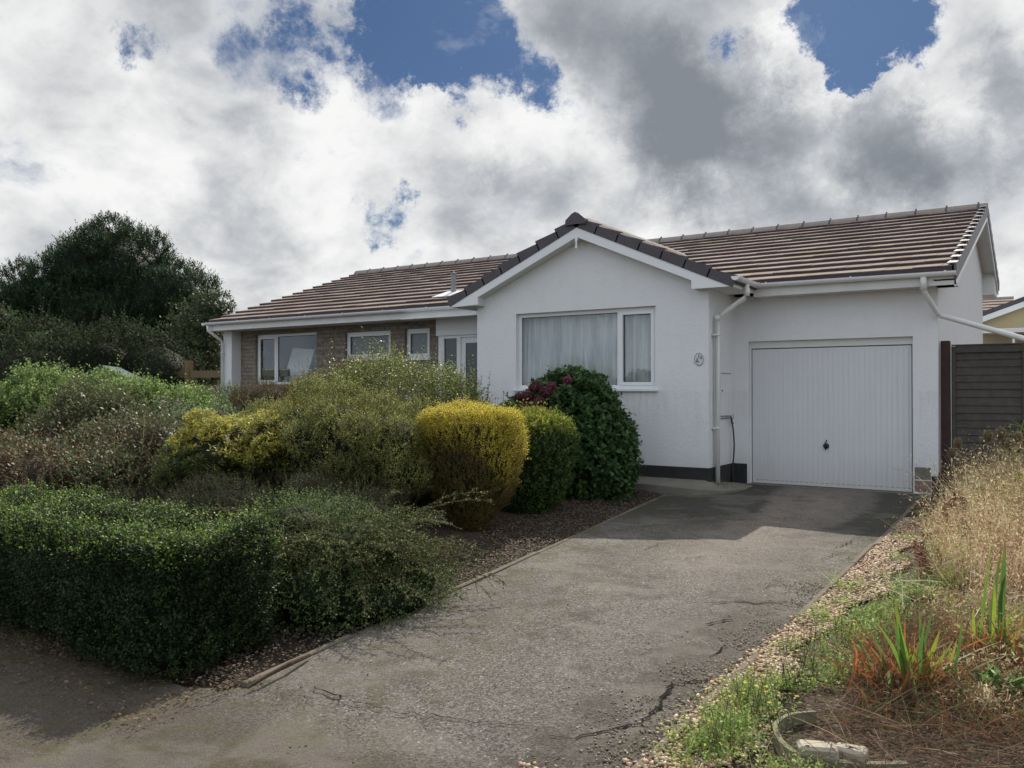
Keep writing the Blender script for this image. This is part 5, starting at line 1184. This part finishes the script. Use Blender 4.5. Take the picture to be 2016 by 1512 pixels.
# low green weeds
fo = Fol(); ncl = 165; cy_ = -9.25 + 6.6*rng.random(ncl)**1.4; cx_ = .60 + np.clip((cy_+7)*.04, 0, .12) + .08*np.sin(cy_*2) + np.abs(rng.normal(0, .13, ncl)); cx_ = np.where((cy_ < -7.85) & (cy_ > -8.9), np.minimum(cx_, .48 + .2*rng.random(ncl) - .18), cx_); cx_ = np.where(rng.random(ncl) < .07, .22 + .3*rng.random(ncl), cx_); tws = []
cx_ = np.where(cy_ > -5.5, cx_ + .1, cx_)
k_ = 26; Pc = np.repeat(np.stack([cx_, cy_, gzv(cx_, cy_)], 1), k_, 0) + rng.normal(0, .055, (ncl*k_, 3))*[1, 1, 0]; n = len(Pc)
A = nrm(rng.normal(0, .5, (n, 3)) + UP); wc = cyc([(.20, .32, .06), (.33, .46, .09), (.10, .18, .04), (.46, .54, .16), (.24, .24, .11)], [4, 3, 3, 1.5, 1.5])
sprigs(fo, Pc, A, rng.uniform(.03, .18, n)**1.1, 7, .024, .013, wc, 1.1, .1, tws)
fo.blades(Pc[::4], A[::4], rng.uniform(.08, .26, len(Pc[::4])), .0035, pal(len(Pc[::4]), [(.26, .30, .10), (.36, .30, .16), (.16, .22, .07)]), .25)
fo.build('x', M['leaf_thin'], None); o = COL.objects[-1] if False else bpy.data.objects['x']; o.name = 'weeds'
tag(o, 'low bright green leafy weeds between the tan gravel and the dry grass', 'weeds', kind='stuff')
# moss and tufts on the drive's edges
fo = Fol(); n = 2600; y = rng.uniform(-9, -1.5, n); sd_ = rng.random(n) < .55; x = np.where(sd_, .15 - np.abs(rng.normal(0, .05, n)), lk(y) + np.abs(rng.normal(0, .03, n)) - .01); kk = wob(np.stack([x*0, y, y*0], 1)*4) > .15; x, y = x[kk], y[kk]; n = len(x)
fo.blades(np.stack([x, y, np.vectorize(base_z)(y)+.004], 1), nrm(np.tile(UP, (n, 1)) + rng.normal(0, .8, (n, 3))), rng.uniform(.008, .035, n), .004, pal(n, [(.12, .15, .03), (.20, .20, .06), (.09, .11, .03)]), .4)
tag(fo.build('moss', M['leaf_thin'], None), 'thin tufts of moss and grass along the drive edgings', 'moss', kind='stuff')
# yellow flowered stalky weeds
def flowerweed(px, py, h, label):
    g = gp(px, py); g = np.array([g[0], g[1], gz(g[0], g[1])]); t = plant('yellow_flowered_weed', label, 'wildflower', g, 'yellow flowered weeds on the gravel edge'); fo = Fol(); tws = []; nf = 0; n = 9
    for i in range(n):
        a = rng.uniform(0, 6.28); A = nrm(np.array([math.cos(a)*.25, math.sin(a)*.25, 1.])); l = h*rng.uniform(.55, 1.1); P0 = g + rng.normal(0, .03, 3)*[1, 1, 0]
        sprigs(fo, P0[None], A[None], np.array([l]), 12, .03, .008, cyc([(.10, .17, .05), (.14, .20, .06)]), 1.2, 0, tws)
        for q in range(2):
            tip = P0 + A*l*(1-.2*q) + rng.normal(0, .02, 3); m_ = 7; aa = np.arange(m_)*6.28/m_; d = np.stack([np.cos(aa), np.sin(aa), .3+0*aa], 1)
            if rng.random() < .22 and nf < 5: nf += 1; ff = Fol(); ff.leaves(np.tile(tip, (m_, 1)), d, np.tile(UP, (m_, 1)), .013, .008, pal(m_, [(.75, .55, .02)], None, .05)); ff.build('flower_head', M['leaf_thin'], t)
    fo.build('leaves', M['leaf_thin'], t); sticks(tws, .0018, 'stems', M['twig'], t)
FW = [(1555, 1370, .34, 'yellow flowered weed rising from the gravel halfway down the right edging'), (1590, 1330, .30, 'yellow flowered weed by the pale green clump of leaves'), (1485, 1440, .26, 'small yellow flowered weed close to the near end of the edging'), (1540, 1470, .30, 'yellow flowered weed just left of the planter rim'), (1420, 1490, .22, 'nearest yellow flowered weed at the bottom of the gravel strip'), (1655, 1280, .24, 'farthest yellow flowered weed, level with the straight drive crack'), (1450, 1400, .18, 'shortest yellow flowered weed beside the curved crack')]
for f in FW: flowerweed(*f)
# teasels
M['teasel'] = simple('teasel_head', (.08, .06, .032), .8, .2, .25, 30, 120, .6, .004); M['drystem'] = simple('dry_stem', (.27, .20, .11), .8, .2, .25, 12, 60, .4)
def teasel(px, py, z, r, label, lean=0.):
    c = dep(px, py, z); g = np.array([c[0]+lean, c[1], gz(c[0], c[1])]); t = plant('teasel', label, 'teasel', g, 'teasels before the slat fence')
    st = MB().tube([g, g*.5 + c*.5 + [lean*.3, 0, 0], c - [0, 0, r*1.1]], [.005, .004, .0035], 6)
    for q in range(3):
        p = g*(1-.25-.2*q) + c*(.25+.2*q); a = rng.uniform(0, 6.28); e = p + np.array([math.cos(a)*.12, math.sin(a)*.12, .14]); st.tube([p, (p+e)/2 + [0, 0, -.02], e], [.003, .0025, .002], 5)
    obj('stem', st, M['drystem'], t)
    pr = [(r*a, r*b) for a, b in ((.15, -1.35), (.55, -1.15), (.8, -.7), (.88, -.1), (.78, .5), (.52, 1.0), (.22, 1.3))]
    hd = MB().lathe(c, pr, 14); obj('head', hd, M['teasel'], t, smooth=True)
    fo = Fol(); n = 300; d = nrm(rng.normal(0, 1, (n, 3))); P = c + d*[r*.85, r*.85, r*1.3]
    fo.blades(P, nrm(d*[1, 1, .5] + UP*.5 + rng.normal(0, .12, (n, 3))), r*.6, r*.035, pal(n, [(.66, .52, .30), (.42, .31, .17)]), 0., seg=1)
    n = 11; a = np.arange(n)*6.28/n; d = np.stack([np.cos(a), np.sin(a), -.1+0*a], 1); fo.blades(np.tile(c - [0, 0, r*1.25], (n, 1)), d, r*2.2, r*.10, pal(n, [(.42, .33, .17)]), .55, seg=5, bdir=np.tile(UP, (n, 1)))
    fo.build('spines', M['straw'], t)
TS = [(1886, 872, 9.3, .040, 'teasel head standing alone in front of the red post'), (1874, 892, 9.2, .042, 'teasel head just below and left of the lone one near the post'), (1945, 858, 8.8, .044, 'teasel head in the middle of the right hand group, left of the tallest'), (1970, 853, 8.7, .046, 'tallest and darkest teasel head of the right hand group'), (1988, 875, 8.6, .044, 'teasel head hanging lowest in the right hand group'), (2004, 860, 8.7, .040, 'teasel head nearest the right edge of the view'), (1893, 908, 9.1, .034, 'pinkish brown teasel head tucked low beneath the lone pair'), (1873, 935, 8.9, .030, 'smallest teasel head just right of the exposed brick')]
for a_ in TS: teasel(*a_, lean=float(rng.normal(0, .08)))
# dock seed heads
M['drydock'] = M['straw']
def dock(px, py, z, h, label, lean=(0, 0)):
    c = dep(px, py, z); g = np.array([c[0]-lean[0], c[1]-lean[1], gz(c[0], c[1])]); t = plant('dock_stalk', label, 'dock stalk', g, 'rust red dock seed stalks beside the drive'); A = nrm(c - g); L = np.linalg.norm(c-g)
    st = MB().tube([g, g*.5+c*.5+[.01, 0, 0], c], [.005, .004, .002], 6); fo = Fol(); ax = [(c - A*h, c, 380)]
    for q in range(4):
        p = c - A*h*(.5+.17*q); a = rng.uniform(0, 6.28); e = p + (A*.8 + np.array([math.cos(a), math.sin(a), .1])*.45)*h*.4; st.tube([p, e], [.003, .0015], 5); ax.append((p, e, 170))
    obj('stem', st, M['drystem'], t)
    for a0, a1, n in ax:
        tt = rng.random(n)[:, None]; wh = np.floor(tt*9)/9 + .04*rng.random((n, 1)); P = a0 + (a1-a0)*wh + rng.normal(0, .011, (n, 3))
        fo.leaves(P, rng.normal(0, 1, (n, 3)) + [0, 0, -.5], rng.normal(0, 1, (n, 3)), .012, .010, pal(n, [(.19, .06, .04), (.13, .045, .03), (.26, .11, .08), (.32, .18, .14)]))
    fo.build('seed_head', M['straw'], t)
DK = [(1797, 1062, 6.3, .26, 'rust red dock seed stalk leaning over the edging nearest the drive', (-.14, .0)), (1822, 1092, 6.2, .22, 'dock seed stalk standing behind the leaning one', (.03, 0)), (1862, 985, 7.4, .17, 'dark red dock seed stalk left of a close pair', (0, 0)), (1878, 968, 7.5, .15, 'topmost dark red dock seed stalk', (.03, 0)), (1895, 975, 7.5, .15, 'dark red dock stalk immediately right of the topmost one', (-.03, 0)), (1848, 1085, 6.4, .2, 'dock seed stalk furthest into the dry grass', (-.04, .02)), (1903, 1020, 7.2, .2, 'broad dull red dock stalk right of all the others', (.04, 0))]
for px, py, z, h, lb, ln_ in DK: dock(px, py, z, h, lb, ln_)
# sword leaved plants
def sword(px, py, leaves_, label, zc_=None, dead=6):
    g = gp(px, py) if zc_ is None else dep(px, py, zc_); g = np.array([g[0], g[1], gz(g[0], g[1])]); t = plant('sword_leaf_plant', label, 'plant', g, 'sword leaved plants in the right bed')
    z = (g-CAM) @ _F
    for (tx, ty, w, cc, bd) in leaves_:
        tip = dep(tx, ty, z + rng.normal(0, .05)); D_ = tip - g; L_ = np.linalg.norm(D_); fo = Fol(); sgn = nrm(np.cross(D_, _F))
        c0 = np.array([cc]); b0 = g + rng.normal(0, .03, 3)*[1, 1, 0]; ns = 12; V = []; C = []
        for i in range(ns+1):
            s_ = i/ns; ww = w*1.05*(.45 + .8*s_ if s_ < .5 else max(0, 1-s_)**.62*1.31)*.95; ww = max(ww, .001); p = b0 + D_*s_ + sgn*bd*math.sin(s_*math.pi)*L_
            side = nrm(np.cross(D_, _F*.9 + _R*.3)); mid = nrm(np.cross(side, D_))*ww*.22
            V += [p - side*ww/2, p + mid, p + side*ww/2]; k2 = cc if s_ < .75 else np.array(cc)*(1-(s_-.75)*2) + np.array([.30, .10, .03])*(s_-.75)*2; kk = np.array(k2)*rng.uniform(.85, 1.15); C += [kk, kk*.8, kk]
        F = [[3*i+j, 3*i+j+1, 3*i+j+4, 3*i+j+3] for i in range(ns) for j in (0, 1)]
        fo.quads(np.array(V), np.array(F), np.array(C)); fo.build('leaf', M['leaf_thin'], t, smooth=True)
    if dead:
        fo = Fol(); n = dead*9; P = np.tile(g, (n, 1)) + rng.normal(0, .06, (n, 3))*[1, 1, 0]
        fo.blades(P, nrm(np.tile(UP, (n, 1)) + rng.normal(0, .4, (n, 3))), rng.uniform(.12, .42, n), rng.uniform(.008, .02, n), pal(n, [(.38, .10, .03), (.28, .12, .04), (.22, .09, .05), (.12, .16, .04)]), .5, seg=5); fo.build('dead_leaves', M['leaf_thin'], t)
g1, g2, g3 = (.13, .27, .03), (.26, .38, .03), (.07, .17, .03)
sword(1850, 1385, [(1815, 1200, .020, g3, .06), (1838, 1222, .022, g1, .03), (1880, 1205, .018, g3, -.05), (1905, 1262, .018, (.30, .28, .04), -.1), (1868, 1275, .022, g2, -.02), (1795, 1262, .018, (.36, .16, .03), .08)], 'sword leaved plant between the bright splayed one and the tallest one')
sword(1985, 1345, [(1978, 1150, .020, g3, .02), (2008, 1180, .02, g1, -.04), (1995, 1240, .022, g2, .03), (2030, 1230, .02, g3, -.1)], 'sword leaved plant cut off by the right edge')
sword(1790, 1395, [(1745, 1195, .030, g1, .02), (1770, 1180, .026, g1, -.02), (1848, 1240, .030, g2, -.04), (1800, 1300, .026, g1, .05), (1878, 1262, .022, g2, -.05), (1835, 1185, .016, g3, .0), (1818, 1290, .028, g2, .0), (1726, 1222, .022, g1, -.06), (1800, 1215, .022, g3, .03), (1862, 1300, .020, g1, -.08), (1757, 1205, .024, g3, .01), (1838, 1262, .022, g2, -.03), (1780, 1250, .02, (.30, .26, .03), .02)], 'bright green sword leaved plant with splayed leaves and red dead ones')
sword(1765, 1380, [(1712, 1238, .022, g3, -.04), (1758, 1260, .018, (.28, .24, .03), .0), (1768, 1215, .016, (.40, .12, .03), .0)], 'smaller sword leaved plant leaning left with orange leaves')
sword(1945, 1330, [(1958, 1057, .040, g3, .0), (1966, 1090, .032, g3, .02), (1950, 1140, .026, g2, -.01), (1948, 1200, .026, g2, -.02), (1967, 1195, .020, g2, .0), (2005, 1208, .014, g1, -.12), (1972, 1075, .018, g1, .01), (1945, 1110, .016, g3, -.01), (1985, 1250, .014, g2, -.06), (1928, 1290, .018, (.22, .26, .04), 0.)], 'tallest upright sword leaved plant near the right edge')
sword(1700, 1380, [(1712, 1300, .014, (.36, .09, .03), .1), (1690, 1290, .012, (.30, .12, .05), -.1)], 'low clump of curling rust orange leaves left of the sword leaved plants', dead=3)
# lime strap leaves at the right edge by the fence
t = plant('strappy_plant', 'lime green arching strap leaved plant by the fence at the right edge', 'plant', tuple(dep(2030, 900, 10.3)[:2]) + (.0,))
c = dep(2040, 870, 10.3); n = 60; fo = Fol(); a = rng.uniform(2.4, 4.6, n); a = np.where(rng.random(n) < .4, rng.uniform(0, 6.28, n), a)
d = np.stack([np.cos(a)*.7, np.sin(a)*.35, rng.uniform(.5, 1.3, n)], 1); P = np.array([c[0], c[1], 0.05]) + rng.normal(0, .06, (n, 3))*[1, 1, 0] + np.stack([0*a, 0*a, rng.uniform(.3, .75, n)], 1)
fo.blades(P, d, rng.uniform(.3, .55, n), .022, pal(n, [(.28, .40, .06), (.18, .30, .05), (.38, .46, .12)]), .45, seg=6, bdir=np.stack([np.cos(a)*.6, np.sin(a)*.3, -.8+0*a], 1)); fo.build('leaves', M['leaf_thin'], t)
st = MB()
for i in range(8): st.tube([(c[0]+random.uniform(-.06, .06), c[1], 0), (c[0]+random.uniform(-.08, .08), c[1], .75)], .006, 5)
obj('stems', st, M['drystem'], t)
# docks of broad leaves at the bottom right
t = plant('broad_leaved_weed', 'broad leaved green weed low at the bottom right corner', 'weed', tuple(gp(2000, 1420)[:2]) + (-.02,)); g = gp(1995, 1400); fo = Fol(); n = 34
d = np.stack([rng.normal(0, 1, n), rng.normal(0, 1, n), rng.uniform(.2, .9, n)], 1); fo.leaves(np.tile([g[0], g[1], gz(g[0], g[1])+.02], (n, 1)) + rng.normal(0, .05, (n, 3))*[1, 1, .3], d, UP + rng.normal(0, .3, (n, 3)), rng.uniform(.10, .2, n), .055, pal(n, [(.10, .20, .05), (.15, .28, .07), (.07, .14, .04)]))
fo.build('leaves', M['leaf_thin'], t)
# planter edging with stones
pe = thing('planter_edging', 'curved thin concrete planter edging at the bottom of the right bed', 'edging', tuple(gp(1640, 1490)))
def gph(px, py, h):
    d = ray(px, py); t_ = (.02*CAM[1] + h - CAM[2])/(d[2] - .02*d[1]); q = CAM + t_*d; return q - np.array([0, 0, h])
pth = [gph(*q, .085) for q in ((1605, 1400), (1556, 1406), (1528, 1424), (1532, 1448), (1548, 1468), (1582, 1486), (1640, 1497), (1710, 1502), (1785, 1501))]
from itertools import chain
res = []
for i in range(len(pth)-1):
    p0, p1, p2, p3 = pth[max(0, i-1)], pth[i], pth[i+1], pth[min(len(pth)-1, i+2)]
    for k_ in range(8):
        s_ = k_/8; res.append(.5*((2*p1) + (-p0+p2)*s_ + (2*p0-5*p1+4*p2-p3)*s_*s_ + (-p0+3*p1-3*p2+p3)*s_**3))
res.append(pth[-1]); w = MB(); m = len(res)
for i, p in enumerate(res):
    tn = nrm(res[min(i+1, m-1)] - res[max(i-1, 0)]); sd_ = np.array([-tn[1], tn[0], 0])*.011; z1 = .015*math.sin(i*.9)*0
    tz = p[2] + .085; w.v += [tuple(p-sd_-[0, 0, .1]), tuple([p[0]-sd_[0], p[1]-sd_[1], tz]), tuple([p[0]+sd_[0], p[1]+sd_[1], tz+.003]), tuple(p+sd_-[0, 0, .1])]
w.f = [(4*i+j, 4*i+j+1, 4*i+j+5, 4*i+j+4) for i in range(m-1) for j in range(3)] + [(0, 1, 2, 3), (4*m-1, 4*m-2, 4*m-3, 4*m-4)]
obj('edging_strip', w, simple('edging_mossy_concrete', (.20, .19, .13), .9, .2, .45, 12, 80, .6, .006), pe)
tag(pe, None)
def stone(px, py, sx, sy, sz, rot, label):
    g = gph(px, py-8, .11); mb = MB().box(-sx/2, sx/2, -sy/2, sy/2, -sz*.4, sz*.6); o = obj('garden_stone', mb, M['stone_pale'], None, bevel=.012); 
    me = o.data
    for v in me.vertices: v.co.x += random.uniform(-.012, .012); v.co.y += random.uniform(-.012, .012); v.co.z += random.uniform(-.008, .008)
    o.location = (g[0], g[1], g[2]+.06); o.rotation_euler = (0.05, -.06, rot); tag(o, label, 'stone', 'pale stones in the planter edging'); return o
stone(1612, 1478, .155, .085, .11, .25, 'pale block of stone inside the planter edging, on the left')
stone(1675, 1482, .125, .08, .10, -.1, 'darker block of stone inside the planter edging, on the right')
# ================================================================== SKY, SUN, CAMERA
N = NT('World', True); S.world = N.m
SUN_EL = math.radians(44.3); sdir = np.array([-.298, .955]); sun_az = math.atan2(sdir[0], sdir[1])
sky = N.n('TexSky', sky_type='NISHITA', sun_disc=False); sky.sun_elevation = SUN_EL; sky.sun_rotation = sun_az; sky.air_density = 1.2; sky.dust_density = .6; sky.ozone_density = 2.0
tc = N.n('TexCoord').outputs['Generated']; nv = N.n('VectorMath', operation='NORMALIZE'); N.set(nv, 0, tc); D = nv.outputs[0]
s = N.n('SeparateXYZ', i_0=D)
den = N.math('ADD', N.math('MAXIMUM', s.outputs[2], 0.), .62)
cb = N.n('CombineXYZ'); N.set(cb, 0, N.math('DIVIDE', s.outputs[0], den)); N.set(cb, 1, N.math('DIVIDE', s.outputs[1], den)); UV = cb.outputs[0]
def shift(v): 
    a = N.n('VectorMath', operation='ADD'); N.set(a, 0, UV); N.set(a, 1, v); return a.outputs[0]
f1 = N.noise(shift((3.7, 1.2, 0)), 3.6, 12, .56, .35)
f2 = N.noise(shift((9.1, 4.4, 2)), 4.4, 10, .50, .2)
f3 = N.noise(shift((1.1, 8.4, 5)), 10., 12, .58, .2)
wv = N.n('VectorMath', operation='SCALE'); wn = N.noise(D, 5.5, 12, .74, 0., 1)
wsub = N.n('VectorMath', operation='SUBTRACT'); N.set(wsub, 0, wn); N.set(wsub, 1, (.5, .5, .5)); N.set(wv, 0, wsub.outputs[0]); N.set(wv, 'Scale', .20)
DW = N.n('VectorMath', operation='ADD'); N.set(DW, 0, D); N.set(DW, 1, wv.outputs[0]); DWo = DW.outputs[0]
def patches(lst):
    acc = None
    for (px, py, rp, wt) in lst:
        d = ray(px, py); d = d/np.linalg.norm(d)
        dd = N.n('VectorMath', operation='DISTANCE'); N.set(dd, 0, DWo); N.set(dd, 1, tuple(map(float, d)))
        v = N.mr(dd.outputs['Value'], 0., rp/FPX*1.25, wt, 0., True)
        acc = v if acc is None else N.math('ADD', acc, v)
    return acc
HOLES = [(955,45,105,-.46),(885,100,80,-.40),(845,40,90,-.34),(925,195,60,-.36),(760,25,70,-.30),(690,60,75,-.24),(610,105,70,-.22),(560,140,50,-.14),(460,115,60,-.14),(250,70,45,-.10),(300,75,60,-.16),(750,165,60,-.20),(745,435,38,-.22),(700,395,30,-.14),
         (1640,30,105,-.44),(1720,75,85,-.36),(1590,5,60,-.3),(1800,60,60,-.22),(1570,60,45,-.2),(1405,70,45,-.25),(1040,190,60,-.26),(790,380,25,-.2),(1700,110,60,-.25)]
DARK = [(1340,190,150,.42),(1330,310,140,.42),(1450,290,150,.36),(1560,290,120,.26),(1740,240,130,.46),(1750,330,100,.3),(1180,60,160,.32),(1130,120,80,.18),(1990,290,110,.42),(1960,130,70,.3),(1320,120,80,.2),
        (330,400,170,.16),(120,210,130,.20),(60,470,170,.14),(900,410,110,.18),(560,480,140,.12),(1080,400,80,.14),(360,180,80,.08),(700,300,80,.07)]
LITE = [(1600,150,120,.3),(1540,60,60,.2),(640,210,120,.22),(830,190,80,.2),(220,290,150,.22),(1080,330,110,.2),(1230,440,130,.16),(620,390,90,.14),(1850,200,70,.2),(1520,30,60,.15),(1000,270,80,.18),(330,200,90,.12)]
PD, PL = patches(DARK), patches(LITE)
HN = N.mr(N.noise(shift((5.3, 2.2, 7)), 8., 10, .6, .2), .34, .62, .25, 1.5)
PH = N.math('MULTIPLY', patches([(a_, b_, c_*1.25, d_) for a_, b_, c_, d_ in HOLES]), HN)
cov = N.math('ADD', N.math('ADD', N.math('ADD', f1, .13), N.math('MULTIPLY', N.math('ADD', PD, PL), .7)), PH); cov = N.math('ADD', cov, N.math('MULTIPLY', N.math('SUBTRACT', f3, .5), .60))
mask = N.mr(cov, .33, .62, 0., 1., True)
shade = N.math('ADD', N.math('MULTIPLY', N.math('SUBTRACT', f2, .5), 1.25), N.math('MULTIPLY', N.math('SUBTRACT', f3, .5), 1.0))
shade = N.math('ADD', shade, .25)
shade = N.math('ADD', shade, N.math('SUBTRACT', PD, PL))
edge_b = N.mr(cov, .45, .62, -.12, .0)
shade = N.math('ADD', shade, edge_b)
cr = N.n('ValToRGB'); N.set(cr, 0, shade); e = cr.color_ramp; e.interpolation = 'B_SPLINE'
e.elements[0].position = .0; e.elements[0].color = (.98, .98, .97, 1); e.elements[1].position = 1.; e.elements[1].color = (.22, .245, .28, 1)
for p_, c_ in ((.28, (.70, .71, .72, 1)), (.5, (.46, .485, .52, 1)), (.75, (.31, .335, .37, 1))):
    q = e.elements.new(p_); q.color = c_
SKYS = .10
bl = N.n('VectorMath', operation='MULTIPLY'); N.set(bl, 0, sky.outputs[0]); veil = N.mr(N.noise(shift((2.3, 6.1, 3)), 5.5, 12, .66, .5), .50, .78, 0., .65)
mask = N.math('MAXIMUM', mask, veil)
N.set(bl, 1, (SKYS*.22, SKYS*.30, SKYS*.42))
bk_ = N.mr(s.outputs[1], .25, -.35, 0., 1.)     # unseen clouds behind the camera, brightened and blued to light the walls
clf = N.mix(bk_, rgb(1, 1, 1), rgb(1.10, 1.17, 1.30)); cl = N.n('VectorMath', operation='MULTIPLY'); N.set(cl, 0, cr.outputs[0]); N.set(cl, 1, clf)
mixc = N.mix(mask, bl.outputs[0], cl.outputs[0])
bg = N.n('Background'); N.set(bg, 0, mixc); N.set(bg, 1, 1.0)
wo = N.n('OutputWorld'); N.set(wo, 0, bg.outputs[0])

sl_d = bpy.data.lights.new('sun', 'SUN'); sl_d.energy = 5.0; sl_d.angle = math.radians(.55); sl_d.color = (1., .925, .81)
so = bpy.data.objects.new('sun', sl_d); COL.objects.link(so)
from mathutils import Vector
h_ = math.cos(SUN_EL); tosun = Vector((sdir[0]*h_, sdir[1]*h_, math.sin(SUN_EL))); so.rotation_euler = tosun.to_track_quat('Z', 'Y').to_euler(); so.location = (0, 0, 20)

cd = bpy.data.cameras.new('camera'); cd.sensor_width = 36; cd.lens = FPX/2016*36; cd.clip_end = 2000; cd.clip_start = .05
co = bpy.data.objects.new('camera', cd); COL.objects.link(co); co.location = tuple(CAM); co.rotation_euler = (math.pi/2 + PITCH, 0, YAW)
S.camera = co
for o in list(S.objects):
    if '_w' in o: del o['_w']
S.view_settings.view_transform = 'Standard'; S.view_settings.look = 'None'; S.view_settings.exposure = 0; S.view_settings.gamma = 1
S.cycles.max_bounces = 8; S.cycles.transparent_max_bounces = 12; S.cycles.use_denoising = True
